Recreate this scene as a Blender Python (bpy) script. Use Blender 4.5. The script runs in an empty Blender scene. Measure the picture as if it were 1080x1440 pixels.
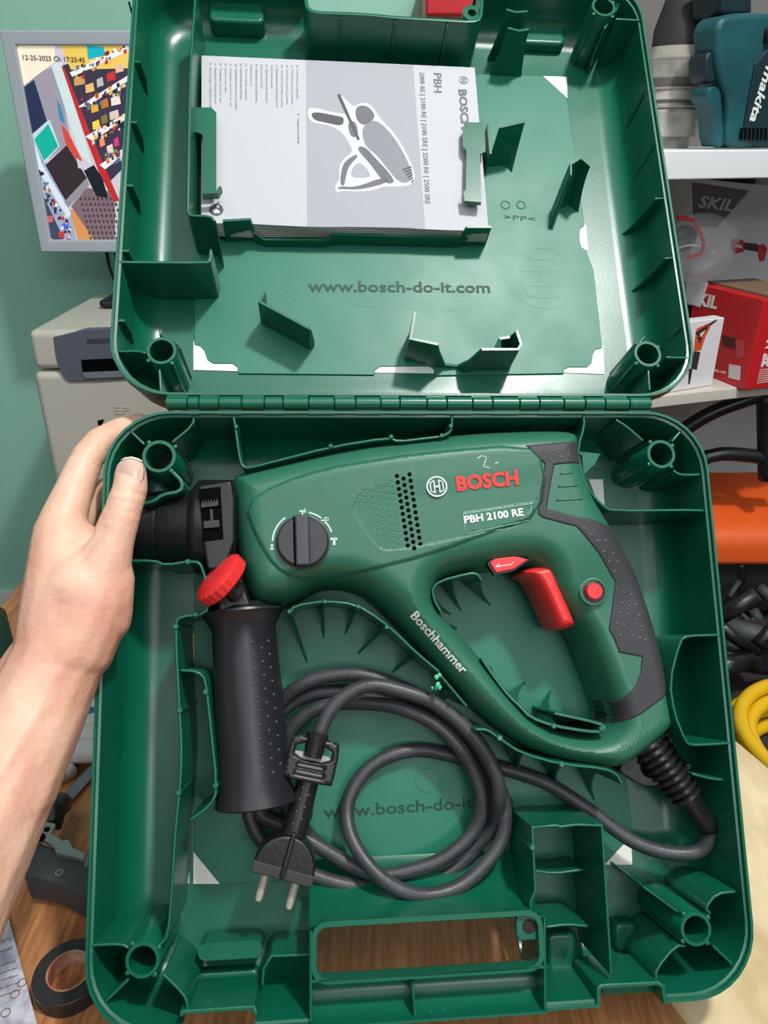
import bpy, bmesh, math, random
import numpy as np
from mathutils import Vector, Matrix, noise
from mathutils.geometry import delaunay_2d_cdt
random.seed(7)
sc = bpy.context.scene
C = bpy.data.collections.new('scene'); sc.collection.children.link(C)
PI = math.pi
# ------------------------------------------------------------------ camera
TH = math.radians(26.0); CT, ST = math.cos(TH), math.sin(TH); F = 1080.0; CZ = 1.4
cam = bpy.data.cameras.new('camera'); camo = bpy.data.objects.new('camera', cam); C.objects.link(camo)
camo.location = (0, 0, CZ); camo.rotation_euler = (PI/2 - TH, 0, 0)
cam.sensor_fit = 'VERTICAL'; cam.sensor_height = 36; cam.lens = F/1440*36; cam.clip_start = .02
sc.camera = camo
# ------------------------------------------------------------------ light
w = bpy.data.worlds.new('world'); sc.world = w; w.use_nodes = True
w.node_tree.nodes['Background'].inputs[0].default_value = (.80, .90, 1, 1)
w.node_tree.nodes['Background'].inputs[1].default_value = .09
def area(name, loc, target, sx, sy, power, col=(1, 1, 1)):
    l = bpy.data.lights.new(name, 'AREA'); l.shape = 'RECTANGLE'; l.size = sx; l.size_y = sy; l.energy = power; l.color = col
    o = bpy.data.objects.new(name, l); C.objects.link(o); o.location = loc
    o.rotation_euler = (Vector(target)-Vector(loc)).to_track_quat('-Z', 'Y').to_euler(); return o
area('ceiling_or_fill_light', (.50, .10, 2.75), (.2, .4, .9), .13, .13, 27, (1, .98, .95))
area('ceiling_or_fill_light', (.2, -1.3, 2.9), (.2, -1.3, 0), 3.2, 3.4, 54, (.93, .97, 1))  # oversized panel added in place of a bright ceiling, for soft light and haze
area('ceiling_or_fill_light', (1.0, -2.7, 2.7), (.4, 1.2, .9), .9, .4, 16, (.95, .98, 1))  # fill light added behind the camera to brighten the shelf background
sc.view_settings.view_transform = 'Standard'; sc.view_settings.look = 'None'; sc.view_settings.gamma = 1
sc.view_settings.use_curve_mapping = False; sc.view_settings.exposure = 0.0
# ------------------------------------------------------------------ helpers
def lin(c):
    c = [x/255 for x in c]; return tuple(x/12.92 if x <= .04045 else ((x+.055)/1.055)**2.4 for x in c)
def mat(name, rgb, rough=.5, metal=0, bump=0, bscale=300, var=0, vscale=20, spec=.5, emit=0, trans=0, rgb2=None, coat=0, sss=0, stretch=None, alpha=1, rvar=0):
    m = bpy.data.materials.new(name); m.use_nodes = True; nt = m.node_tree; b = nt.nodes['Principled BSDF']
    c = lin(rgb); b.inputs['Base Color'].default_value = (*c, 1); b.inputs['Roughness'].default_value = rough
    b.inputs['Metallic'].default_value = metal; b.inputs['Specular IOR Level'].default_value = spec
    b.inputs['Coat Weight'].default_value = coat; b.inputs['Alpha'].default_value = alpha
    if emit: b.inputs['Emission Color'].default_value = (*c, 1); b.inputs['Emission Strength'].default_value = emit
    if trans: b.inputs['Transmission Weight'].default_value = trans
    if sss:
        b.inputs['Subsurface Weight'].default_value = sss; b.inputs['Subsurface Radius'].default_value = (.006, .002, .001); b.inputs['Subsurface Scale'].default_value = 1
    tc = nt.nodes.new('ShaderNodeTexCoord'); src = tc.outputs['Object']
    if stretch:
        mp = nt.nodes.new('ShaderNodeMapping'); mp.inputs['Scale'].default_value = stretch; nt.links.new(src, mp.inputs[0]); src = mp.outputs[0]
    if rgb2 is not None or var:
        n = nt.nodes.new('ShaderNodeTexNoise'); n.inputs['Scale'].default_value = vscale; n.inputs['Detail'].default_value = 6; nt.links.new(src, n.inputs[0])
        r = nt.nodes.new('ShaderNodeValToRGB'); nt.links.new(n.outputs[0], r.inputs[0])
        c2 = lin(rgb2) if rgb2 is not None else tuple(x*(1-var) for x in c)
        r.color_ramp.elements[0].position = .35; r.color_ramp.elements[1].position = .65
        r.color_ramp.elements[0].color = (*c2, 1); r.color_ramp.elements[1].color = (*c, 1)
        nt.links.new(r.outputs[0], b.inputs['Base Color'])
    if rvar:
        n = nt.nodes.new('ShaderNodeTexNoise'); n.inputs['Scale'].default_value = 28; n.inputs['Detail'].default_value = 8; nt.links.new(src, n.inputs[0])
        q = nt.nodes.new('ShaderNodeMapRange'); q.inputs[1].default_value = .35; q.inputs[2].default_value = .7
        q.inputs[3].default_value = rough-rvar; q.inputs[4].default_value = rough+rvar; nt.links.new(n.outputs[0], q.inputs[0]); nt.links.new(q.outputs[0], b.inputs['Roughness'])
    if bump:
        n = nt.nodes.new('ShaderNodeTexNoise'); n.inputs['Scale'].default_value = bscale; n.inputs['Detail'].default_value = 4; nt.links.new(src, n.inputs[0])
        bp = nt.nodes.new('ShaderNodeBump'); bp.inputs['Strength'].default_value = bump; bp.inputs['Distance'].default_value = .002
        nt.links.new(n.outputs[0], bp.inputs['Height']); nt.links.new(bp.outputs[0], b.inputs['Normal'])
    return m
def scuffed(name, rgb, light, rough, amount=.5):
    """plastic with pale scratches of their own: stretched thin noise veins"""
    m = mat(name, rgb, rough, bump=.02, bscale=500, rvar=.035); nt = m.node_tree; b = nt.nodes['Principled BSDF']
    tc = nt.nodes.new('ShaderNodeTexCoord'); mp = nt.nodes.new('ShaderNodeMapping'); nt.links.new(tc.outputs['Object'], mp.inputs[0])
    mp.inputs['Rotation'].default_value = (0, 0, .9); mp.inputs['Scale'].default_value = (70, 9, 20)
    n = nt.nodes.new('ShaderNodeTexNoise'); n.inputs['Scale'].default_value = 4; n.inputs['Detail'].default_value = 10; n.inputs['Roughness'].default_value = .75; nt.links.new(mp.outputs[0], n.inputs[0])
    r = nt.nodes.new('ShaderNodeValToRGB'); r.color_ramp.elements[0].position = .60; r.color_ramp.elements[1].position = .80
    r.color_ramp.elements[0].color = (0, 0, 0, 1); r.color_ramp.elements[1].color = (amount,)*3+(1,); nt.links.new(n.outputs[0], r.inputs[0])
    n2 = nt.nodes.new('ShaderNodeTexNoise'); n2.inputs['Scale'].default_value = 9; n2.inputs['Detail'].default_value = 3; nt.links.new(tc.outputs['Object'], n2.inputs[0])
    r2 = nt.nodes.new('ShaderNodeValToRGB'); r2.color_ramp.elements[0].position = .48; r2.color_ramp.elements[1].position = .66; nt.links.new(n2.outputs[0], r2.inputs[0])
    mu = nt.nodes.new('ShaderNodeMath'); mu.operation = 'MULTIPLY'; nt.links.new(r.outputs[0], mu.inputs[0]); nt.links.new(r2.outputs[0], mu.inputs[1])
    mx = nt.nodes.new('ShaderNodeMixRGB'); mx.inputs[1].default_value = (*lin(rgb), 1); mx.inputs[2].default_value = (*lin(light), 1)
    nt.links.new(mu.outputs[0], mx.inputs[0]); nt.links.new(mx.outputs[0], b.inputs['Base Color']); return m
def V3(*a): return Vector(a)
def camw(x, y, z): return Vector((x, z*CT - y*ST, CZ - y*CT - z*ST))
def camd(x, y, z): return Vector((x, z*CT - y*ST, -y*CT - z*ST))
def ray(px, py): return camd((px-540)/F, (py-720)/F, 1)
EYE = Vector((0, 0, CZ))
class Fr:
    """a local frame standing in the world: origin, two axes in its plane and the normal towards the viewer"""
    def __init__(s, O, U, V, W): s.O, s.U, s.V, s.W = Vector(O), Vector(U).normalized(), Vector(V).normalized(), Vector(W).normalized()
    def at(s, px, py, h=0):
        r = ray(px, py); t = (s.O + s.W*h - EYE).dot(s.W)/r.dot(s.W); d = EYE + r*t - s.O
        return Vector((d.dot(s.U), d.dot(s.V), h))
    def m(s):
        M = Matrix((s.U, s.V, s.W)).transposed().to_4x4(); M.translation = s.O; return M
def vert_frame(px, py, z, yaw=0):
    O = EYE + ray(px, py)*z; U = Vector((math.cos(yaw), math.sin(yaw), 0)); W = Vector((math.sin(yaw), -math.cos(yaw), 0))
    return Fr(O, U, (0, 0, 1), W)
def flat_frame(z): return Fr((0, 0, z), (1, 0, 0), (0, 1, 0), (0, 0, 1))
class MB:
    def __init__(s): s.v = []; s.f = []; s.mi = []
    def add(s, vs, fs, k=0):
        b = len(s.v); s.v += [tuple(x) for x in vs]; s.f += [tuple(b+i for i in f) for f in fs]; s.mi += [k]*len(fs)
        return s
    def box(s, a, b, k=0):
        x0, y0, z0 = a; x1, y1, z1 = b
        return s.add([(x0,y0,z0),(x1,y0,z0),(x1,y1,z0),(x0,y1,z0),(x0,y0,z1),(x1,y0,z1),(x1,y1,z1),(x0,y1,z1)],
              [(0,3,2,1),(4,5,6,7),(0,1,5,4),(1,2,6,5),(2,3,7,6),(3,0,4,7)], k)
    def prism(s, pts, h0, h1, k=0):
        """pts: 2-D outline; extruded between h0 and h1"""
        n = len(pts); a = sum(pts[i][0]*pts[(i+1) % n][1]-pts[(i+1) % n][0]*pts[i][1] for i in range(n))
        if a < 0: pts = pts[::-1]
        if h0 > h1: h0, h1 = h1, h0
        return s.add([(p[0], p[1], h0) for p in pts]+[(p[0], p[1], h1) for p in pts],
              [tuple(range(n-1, -1, -1)), tuple(range(n, 2*n))]+[(i, (i+1) % n, n+(i+1) % n, n+i) for i in range(n)], k)
    def wall(s, pts, hb, t=.0018, k=0):
        """pts: (u,v,h) along the top edge; the wall drops to hb"""
        P = [Vector(p) for p in pts]; n = len(P); vs = []
        for i, p in enumerate(P):
            d1 = (P[i]-P[i-1]).to_2d().normalized() if i else (P[1]-P[0]).to_2d().normalized()
            d2 = (P[i+1]-P[i]).to_2d().normalized() if i < n-1 else d1
            d = (d1+d2); d = d.normalized() if d.length > 1e-6 else d1; m = Vector((-d.y, d.x)); c = max(.6, m.dot(Vector((-d1.y, d1.x)))); m = m*(t/2/c)
            vs += [(p.x+m.x, p.y+m.y, p.z), (p.x-m.x, p.y-m.y, p.z), (p.x-m.x, p.y-m.y, hb), (p.x+m.x, p.y+m.y, hb)]
        fs = [(3, 2, 1, 0), tuple(4*(n-1)+j for j in (0, 1, 2, 3))]
        for i in range(n-1):
            for j in range(4): fs.append((4*i+j, 4*i+(j+1) % 4, 4*i+4+(j+1) % 4, 4*i+4+j))
        return s.add(vs, fs, k)
    def tube(s, P, R, seg=16, k=0, cap=True):
        P = [Vector(p) for p in P]; n = len(P)
        if not hasattr(R, '__len__'): R = [R]*n
        T = [(P[min(i+1, n-1)]-P[max(i-1, 0)]).normalized() for i in range(n)]
        a = Vector((0, 0, 1)) if abs(T[0].z) < .9 else Vector((1, 0, 0)); N = T[0].cross(a).normalized(); vs = []; fs = []
        for i in range(n):
            N = (N - T[i]*N.dot(T[i])).normalized(); B = T[i].cross(N)
            for j in range(seg):
                q = 2*PI*j/seg; vs.append(P[i]+(N*math.cos(q)+B*math.sin(q))*R[i])
        for i in range(n-1):
            for j in range(seg): fs.append((i*seg+j, i*seg+(j+1) % seg, (i+1)*seg+(j+1) % seg, (i+1)*seg+j))
        if cap: fs += [tuple(range(seg-1, -1, -1)), tuple(range((n-1)*seg, n*seg))]
        return s.add(vs, fs, k)
    def lathe(s, O, A, prof, seg=32, k=0, closed=False):
        """prof: (distance along axis, radius)"""
        O = Vector(O); A = Vector(A).normalized(); x = Vector((0, 0, 1)) if abs(A.z) < .9 else Vector((1, 0, 0))
        N = A.cross(x).normalized(); B = A.cross(N); vs = []; fs = []; n = len(prof)
        for (z, r) in prof:
            for j in range(seg):
                q = 2*PI*j/seg; vs.append(O+A*z+(N*math.cos(q)+B*math.sin(q))*max(r, 1e-5))
        for i in range(n if closed else n-1):
            i2 = (i+1) % n
            for j in range(seg): fs.append((i*seg+j, i*seg+(j+1) % seg, i2*seg+(j+1) % seg, i2*seg+j))
        return s.add(vs, fs, k)
    def ball(s, c, r, sc_=(1, 1, 1), seg=12, k=0):
        return s.lathe_ball(c, r, sc_, seg, k)
    def lathe_ball(s, c, r, sc_, seg, k):
        vs = []; fs = []; n = seg//2
        for i in range(n+1):
            a = PI*i/n
            for j in range(seg):
                q = 2*PI*j/seg; vs.append((c[0]+r*sc_[0]*math.sin(a)*math.cos(q), c[1]+r*sc_[1]*math.sin(a)*math.sin(q), c[2]+r*sc_[2]*math.cos(a)))
        for i in range(n):
            for j in range(seg): fs.append((i*seg+j, (i+1)*seg+j, (i+1)*seg+(j+1) % seg, i*seg+(j+1) % seg))
        return s.add(vs, fs, k)
    def build(s, name, m, parent=None, smooth=False, bevel=0, seg=2, M=None, weld=True):
        me = bpy.data.meshes.new(name); me.from_pydata(s.v, [], s.f)
        for x in (m if isinstance(m, (list, tuple)) else [m]): me.materials.append(x)
        me.polygons.foreach_set('material_index', s.mi)
        bm = bmesh.new(); bm.from_mesh(me)
        if weld: bmesh.ops.remove_doubles(bm, verts=bm.verts, dist=2e-6)
        bmesh.ops.recalc_face_normals(bm, faces=bm.faces); bm.to_mesh(me); bm.free()
        if smooth: me.shade_smooth()
        o = bpy.data.objects.new(name, me); C.objects.link(o)
        if parent is not None: o.parent = parent
        if M is not None: o.matrix_local = M
        if bevel:
            b = o.modifiers.new('bevel', 'BEVEL'); b.width = bevel; b.segments = seg; b.limit_method = 'ANGLE'; b.angle_limit = math.radians(35); b.use_clamp_overlap = True
            me.shade_smooth(); e = o.modifiers.new('wn', 'WEIGHTED_NORMAL'); e.keep_sharp = True
        elif smooth == 'auto':
            bm = bmesh.new(); bm.from_mesh(me)
            for e in bm.edges:
                if len(e.link_faces) == 2 and e.calc_face_angle() > math.radians(40): e.smooth = False
            bm.to_mesh(me); bm.free()
        return o
def empty(name, fr=None, M=None, parent=None):
    o = bpy.data.objects.new(name, None); C.objects.link(o); o.empty_display_size = .02
    o.parent = parent; o.matrix_local = M if M is not None else fr.m(); return o
def tag(o, label, cat=None, group=None, kind=None):
    if label: o['label'] = label
    if cat: o['category'] = cat
    if group: o['group'] = group
    if kind: o['kind'] = kind
    return o
def chaikin(P, it=2, closed=True):
    P = [tuple(p) for p in P]
    for _ in range(it):
        Q = [] if closed else [P[0]]
        n = len(P)
        for i in range(n if closed else n-1):
            a, b = P[i], P[(i+1) % n]
            Q += [tuple(a[k]*.75+b[k]*.25 for k in range(len(a))), tuple(a[k]*.25+b[k]*.75 for k in range(len(a)))]
        if not closed: Q.append(P[-1])
        P = Q
    return P
def catmull(P, step):
    P = [Vector(p) for p in P]; P = [P[0]*2-P[1]]+P+[P[-1]*2-P[-2]]; out = []
    for i in range(1, len(P)-2):
        a, b, c, d = P[i-1:i+3]; n = max(2, int((c-b).length/step))
        for j in range(n):
            t = j/n; out.append(.5*((2*b)+(c-a)*t+(2*a-5*b+4*c-d)*t*t+(3*b-a-3*c+d)*t**3))
    out.append(P[-2]); return out
def resample(P, step):
    P = [np.array(p[:2], float) for p in P]; out = []
    for i in range(len(P)):
        a, b = P[i], P[(i+1) % len(P)]; L = np.linalg.norm(b-a); n = max(1, int(math.ceil(L/step)))
        for j in range(n): out.append(a+(b-a)*j/n)
    return np.array(out)
def inside(Q, poly):
    x, y = Q[:, 0], Q[:, 1]; c = np.zeros(len(Q), bool); n = len(poly)
    for i in range(n):
        x0, y0 = poly[i][:2]; x1, y1 = poly[(i+1) % n][:2]
        if y0 == y1: continue
        c ^= ((y0 > y) != (y1 > y)) & (x < (x1-x0)*(y-y0)/(y1-y0)+x0)
    return c
def pdist(Q, poly):
    poly = np.array([p[:2] for p in poly], float); A = poly; B = np.roll(poly, -1, 0); best = np.full(len(Q), 1e9)
    for a, b in zip(A, B):
        d = b-a; L = d@d
        if L < 1e-16: continue
        t = np.clip(((Q-a)@d)/L, 0, 1); best = np.minimum(best, np.hypot(*(Q-a-t[:, None]*d).T))
    return best
def sdist(Q, poly):
    d = pdist(Q, poly); return np.where(inside(Q, poly), d, -d)
def sstep(x, a, b):
    t = np.clip((x-a)/(b-a), 0, 1); return t*t*(3-2*t)
def relief(name, outline, holes, hf, hbot, m, parent, sp=.002, rings=(.0005, .0014, .0028, .0048), step=.002, extra=None, smooth=True, keep=None):
    """a solid whose top is the height field hf(points, distance to edge), edge at the outline, flat underside at hbot"""
    loops = [resample(outline, step)]+[resample(h, step) for h in holes]
    pts = []; edges = []; nb = 0
    for L in loops:
        n = len(L); edges += [(nb+i, nb+(i+1) % n) for i in range(n)]; pts += list(L); nb += n
    allp = [list(map(tuple, L)) for L in loops]
    def dist(Q): return np.min([pdist(Q, L) for L in allp], 0)
    def ins(Q):
        r = inside(Q, allp[0])
        for h in allp[1:]: r &= ~inside(Q, h)
        return r
    add = []
    for off in rings:
        for L in loops:
            t = np.roll(L, -1, 0)-np.roll(L, 1, 0); t /= np.linalg.norm(t, axis=1)[:, None]+1e-12; nn = np.stack([-t[:, 1], t[:, 0]], 1)
            for s_ in (1, -1):
                q = L+nn*off*s_; k = ins(q) & (dist(q) > off*.96); add += list(q[k])
    lo = loops[0].min(0); hi = loops[0].max(0); g = []
    ny = int((hi[1]-lo[1])/(sp*.866))+1
    for j in range(ny):
        xs = np.arange(lo[0]+(j % 2)*sp/2, hi[0], sp); g.append(np.stack([xs, np.full(len(xs), lo[1]+j*sp*.866)], 1))
    g = np.concatenate(g); g = g[ins(g)]; g = g[dist(g) > (rings[-1] if rings else 0)+sp*.45]; add += list(g)
    ex = []; exe = []
    for (lp0, offs) in (extra or []):
        Lx = resample(lp0, .0016); t = np.roll(Lx, -1, 0)-np.roll(Lx, 1, 0); t /= np.linalg.norm(t, axis=1)[:, None]+1e-12; nn = np.stack([-t[:, 1], t[:, 0]], 1)
        for o_ in offs:
            q = Lx+nn*o_; n = len(q); exe += [(len(ex)+i, len(ex)+(i+1) % n) for i in range(n)]; ex += list(q)
    if ex:
        exa = np.array(ex); aa = np.array(add); kp = np.ones(len(aa), bool)
        for i0_ in range(0, len(exa), 200):
            kp &= (np.hypot(aa[:, None, 0]-exa[None, i0_:i0_+200, 0], aa[:, None, 1]-exa[None, i0_:i0_+200, 1]).min(1) > .0006)
        add = list(aa[kp]); off0 = len(pts)+len(add); edges = edges+[(a+off0, b+off0) for a, b in exe]
    P = np.array(pts+add+ex); K = 1000
    vs, es, fs, ov, oe, of = delaunay_2d_cdt([Vector(p*K) for p in P], edges, [], 0, 1e-5)
    V = np.array([(v.x, v.y) for v in vs])/K; Fc = np.array([tuple(f) for f in fs])
    cen = V[Fc].mean(1); km = ins(cen)
    if keep is not None: km &= keep(cen)
    Fc = Fc[km]; D = dist(V); H = hf(V, D)
    hb = hbot
    n = len(V); used = {}
    from collections import Counter
    cnt = Counter(); orient = {}
    cr = (V[Fc[:, 1], 0]-V[Fc[:, 0], 0])*(V[Fc[:, 2], 1]-V[Fc[:, 0], 1])-(V[Fc[:, 1], 1]-V[Fc[:, 0], 1])*(V[Fc[:, 2], 0]-V[Fc[:, 0], 0])
    Fc = np.where((cr < 0)[:, None], Fc[:, ::-1], Fc)
    for a, b, c in Fc:
        for e in ((a, b), (b, c), (c, a)): cnt[tuple(sorted(e))] += 1; orient[tuple(sorted(e))] = e
    vv = [(x, y, h) for (x, y), h in zip(V, H)]+[(x, y, hb) for x, y in V]
    ff = [tuple(f) for f in Fc]+[(f[2]+n, f[1]+n, f[0]+n) for f in Fc]
    for k_, c in cnt.items():
        if c == 1: a, b = orient[k_]; ff.append((b, a, a+n, b+n))
    me = bpy.data.meshes.new(name); me.from_pydata(vv, [], ff); me.materials.append(m)
    e = .00012; hh = lambda q: hf(q, dist(q))
    gx = (hh(V+[e, 0])-hh(V-[e, 0]))/(2*e); gy = (hh(V+[0, e])-hh(V-[0, e]))/(2*e)
    edge = D < e*1.2
    N = np.stack([-gx, -gy, np.ones(len(V))], 1)
    if edge.any():
        acc = np.zeros_like(N)
        for a_, b_ in [k for k, c in cnt.items() if c == 1]:
            d = V[b_]-V[a_]; nn = np.array([d[1], -d[0], 0])/(np.linalg.norm(d)+1e-12)
            mid = (V[a_]+V[b_])/2+nn[:2]*.0002
            if ins(mid[None])[0]: nn = -nn
            acc[a_] += nn; acc[b_] += nn
        steep = float(np.nanmean(np.hypot(gx, gy)[(D > e*1.5) & (D < .0008)])) if ((D > e*1.5) & (D < .0008)).any() else 2.
        acc /= np.linalg.norm(acc, axis=1)[:, None]+1e-9; N[edge] = acc[edge]*min(6, max(steep, .5)*1.5)+np.array([0, 0, 1])
    N /= np.linalg.norm(N, axis=1)[:, None]; nt_ = len(Fc)
    if smooth: me.shade_smooth()
    ln = np.zeros((len(me.loops), 3)); li = np.empty(len(me.loops), int); me.loops.foreach_get('vertex_index', li)
    ls = np.empty(len(me.polygons), int); me.polygons.foreach_get('loop_start', ls)
    top = ls[nt_] if nt_ < len(ls) else len(li)
    ln[:top] = N[li[:top]]
    for p_ in me.polygons[nt_:]:
        nrm_ = -p_.normal if False else p_.normal
        for q in p_.loop_indices: ln[q] = nrm_
    me.normals_split_custom_set([tuple(x) for x in ln])
    o = bpy.data.objects.new(name, me); C.objects.link(o); o.parent = parent; return o
def text_mb(s, p0, p1, cap, mb=None, h=0, th=.0003, hf=None, bold=0, shear=0, k=0, up=1):
    """lettering with its baseline from p0 to p1 (plane coordinates), capital height cap"""
    cu = bpy.data.curves.new('t', 'FONT'); cu.body = s; cu.size = 1; cu.offset = bold; cu.shear = shear; cu.resolution_u = 2
    o = bpy.data.objects.new('t', cu); C.objects.link(o); bpy.context.view_layer.update()
    dg = bpy.context.evaluated_depsgraph_get(); me = bpy.data.meshes.new_from_object(o.evaluated_get(dg))
    bpy.data.objects.remove(o); vs = np.array([v.co[:2] for v in me.vertices]) if len(me.vertices) else np.zeros((0, 2))
    mb = mb or MB()
    if len(vs) == 0: return mb
    x0, x1 = vs[:, 0].min(), vs[:, 0].max(); p0 = np.array(p0[:2]); p1 = np.array(p1[:2]); d = p1-p0; L = np.linalg.norm(d); d = d/L; nrm = np.array([-d[1], d[0]])*up
    q = p0+((vs[:, 0]-x0)/(x1-x0)*L)[:, None]*d+(vs[:, 1]/.70*cap)[:, None]*nrm
    H = hf(q) if hf is not None else np.full(len(q), h); n = len(q)
    fs = [tuple(p.vertices) for p in me.polygons]
    from collections import Counter
    cnt = Counter()
    for f in fs:
        for i in range(len(f)): cnt[tuple(sorted((f[i], f[(i+1) % len(f)])))] += 1
    V = [(a[0], a[1], b+th) for a, b in zip(q, H)]+[(a[0], a[1], b-th) for a, b in zip(q, H)]
    mb.add(V, fs+[(a, b, b+n, a+n) for (a, b), c in cnt.items() if c == 1], k)
    bpy.data.meshes.remove(me); return mb
def rrect(x0, y0, x1, y1, r, n=6):
    P = []
    for cx, cy, a in ((x1-r, y1-r, 0), (x0+r, y1-r, 90), (x0+r, y0+r, 180), (x1-r, y0+r, 270)):
        for i in range(n+1):
            q = math.radians(a+90*i/n); P.append((cx+r*math.cos(q), cy+r*math.sin(q)))
    return P
def ring_mb(mb, c, r0, r1, h0, h1, seg=24): return mb.lathe((c[0], c[1], 0), (0, 0, 1), [(h0, r0), (h1, r0), (h1, r1), (h0, r1)], seg, closed=True)
def ring2d(c, r0, r1, n=24, a0=0, a1=2*PI):
    return [(c[0]+r1*math.cos(a0+(a1-a0)*i/n), c[1]+r1*math.sin(a0+(a1-a0)*i/n)) for i in range(n+1)]+[(c[0]+r0*math.cos(a1-(a1-a0)*i/n), c[1]+r0*math.sin(a1-(a1-a0)*i/n)) for i in range(n+1)]
# ------------------------------------------------------------------ materials
GREEN = scuffed('green_polypropylene', (11, 96, 72), (120, 190, 165), .30, .55)
GREENL = scuffed('green_lid_plastic', (11, 96, 72), (120, 190, 165), .31, .55)
GTEXT = mat('green_emboss_shade', (8, 66, 48), .6)  # darker copy of the case green, painting the relief shading of moulded letters
GTEXT2 = mat('green_embossed_light', (30, 112, 85), .45)
TOOL = scuffed('tool_green', (42, 104, 80), (120, 170, 140), .42, .35)
BLACK = mat('black_plastic', (22, 23, 25), .38, bump=.08, bscale=250, rvar=.08)
SOFT = mat('dark_rubber', (52, 53, 57), .62, bump=.15, bscale=900)
HANDLE = mat('handle_black', (33, 35, 39), .34, bump=.08, bscale=1500)
CORD = mat('cord_rubber', (64, 66, 70), .43, bump=.12, bscale=400, var=.3, vscale=40)
DARK = mat('vent_dark', (3, 6, 5), .9, spec=.08)  # near-black paints the shade inside vents, slots and windows; also small black parts
RED = mat('red_plastic', (220, 46, 48), .40, bump=.05, bscale=400)
REDP = mat('red_lettering', (216, 52, 48), .5)
SILVER = mat('silver_print', (196, 205, 202), .4)
WPRINT = mat('white_print', (225, 232, 228), .6)
STEEL = mat('nickel_steel', (222, 216, 200), .3, metal=.55)
CARD = mat('white_card', (238, 236, 228), .6)
PAPER = mat('paper', (184, 186, 191), .7, bump=.05, bscale=60)
# ------------------------------------------------------------------ frames of the open case
def fr_cam(O, H, V, N): return Fr(camw(*O), camd(*H), camd(*V), -camd(*N))
HO = (.01632327, -.07135603, .50368961)
FB = fr_cam(HO, (.99617819, -.01057182, .08670205), (-.02505667, -.98551511, .16772638), (-.08367301, .16925783, .98201355))
FL = fr_cam(HO, (.99617819, -.01057182, .08670205), (-.03293682, -.96483397, .26078838), (-.08089608, .26264739, .96149476))
BD, LD = .061, .050        # depth of the lower half and of the lid
UL, UR = -.1935, .2003
def Bp(x, y, h=0): return FB.at(x, y, h)
def Lp(x, y, h=0): return FL.at(x, y, h)
B2 = lambda P, h=0: [tuple(Bp(x, y, h))[:2] for x, y in P]
L2 = lambda P, h=0: [tuple(Lp(x, y, h))[:2] for x, y in P]
# ================================================================== SETTING
MINT = mat('mint_wall', (158, 214, 190), .6, bump=.1, bscale=30, var=.06, vscale=3)
WHITEW = mat('pale_wall', (222, 232, 234), .7, var=.15, vscale=5)
YW = 1.5
def struct(o, label=None):
    o['kind'] = 'structure'
    if label: o['label'] = label
    return o
struct(MB().box((-1.6, YW, .47), (.36, YW+.1, 2.9)).build('wall_back', MINT))
struct(MB().box((-1.6, YW-.012, 0), (.36, YW+.1, .47)).build('trim_1', mat('white_trim', (215, 222, 216), .6)))
struct(MB().box((.36, YW, 0), (2.2, YW+.1, 2.9)).build('wall_right', WHITEW))
struct(MB().box((-1.6, -1.5, -.05), (2.2, YW+.1, 0)).build('floor', mat('grey_floor', (110, 108, 104), .7, var=.2)))
# tabletop: brown board and the pale board beside it
WOOD = mat('brown_wood', (190, 130, 82), .5, rgb2=(150, 98, 58), vscale=22, stretch=(14, 1.2, 3), bump=.12, bscale=60)
OSB = mat('pale_board', (226, 208, 170), .7, rgb2=(190, 165, 120), vscale=14, stretch=(2, 1, 1), bump=.1, bscale=60)
e1 = Vector((.18, .317)); e2 = Vector((.326, .555)); ed = Vector((-.4, .917))
wt = MB().prism([(-.455, -.25), tuple(e1-ed*.62), tuple(e1), (-.16, 1.1), (-.28, 1.46), (-.455, 1.46)], .87, .9).build('workbench', WOOD, bevel=.002)
tag(wt, 'brown wooden workbench top under the open green case', 'workbench')
pb = MB().prism([tuple(e1-ed*.62), tuple(e2-ed*.8), tuple(e2), tuple(e2+ed*.1), (.2, .83), (-.02, .78)], .865, .895).build('pale_board', OSB, bevel=.002)
tag(pb, 'pale worn wooden board at the right, beyond the brown bench', 'board')
for o, L in ((wt, [(-.42, -.2), (-.42, 1.4)]),):
    for x, y in L: MB().box((x-.03, y-.03, 0), (x+.03, y+.03, .87)).build('leg', WOOD, o)
MB().box((.3, -.2, 0), (.36, -.14, .87)).build('leg', WOOD, wt)
MB().box((.22, .55, 0), (.28, .61, .865)).build('leg', OSB, pb); MB().box((.5, .05, 0), (.56, .11, .865)).build('leg', OSB, pb)
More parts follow.
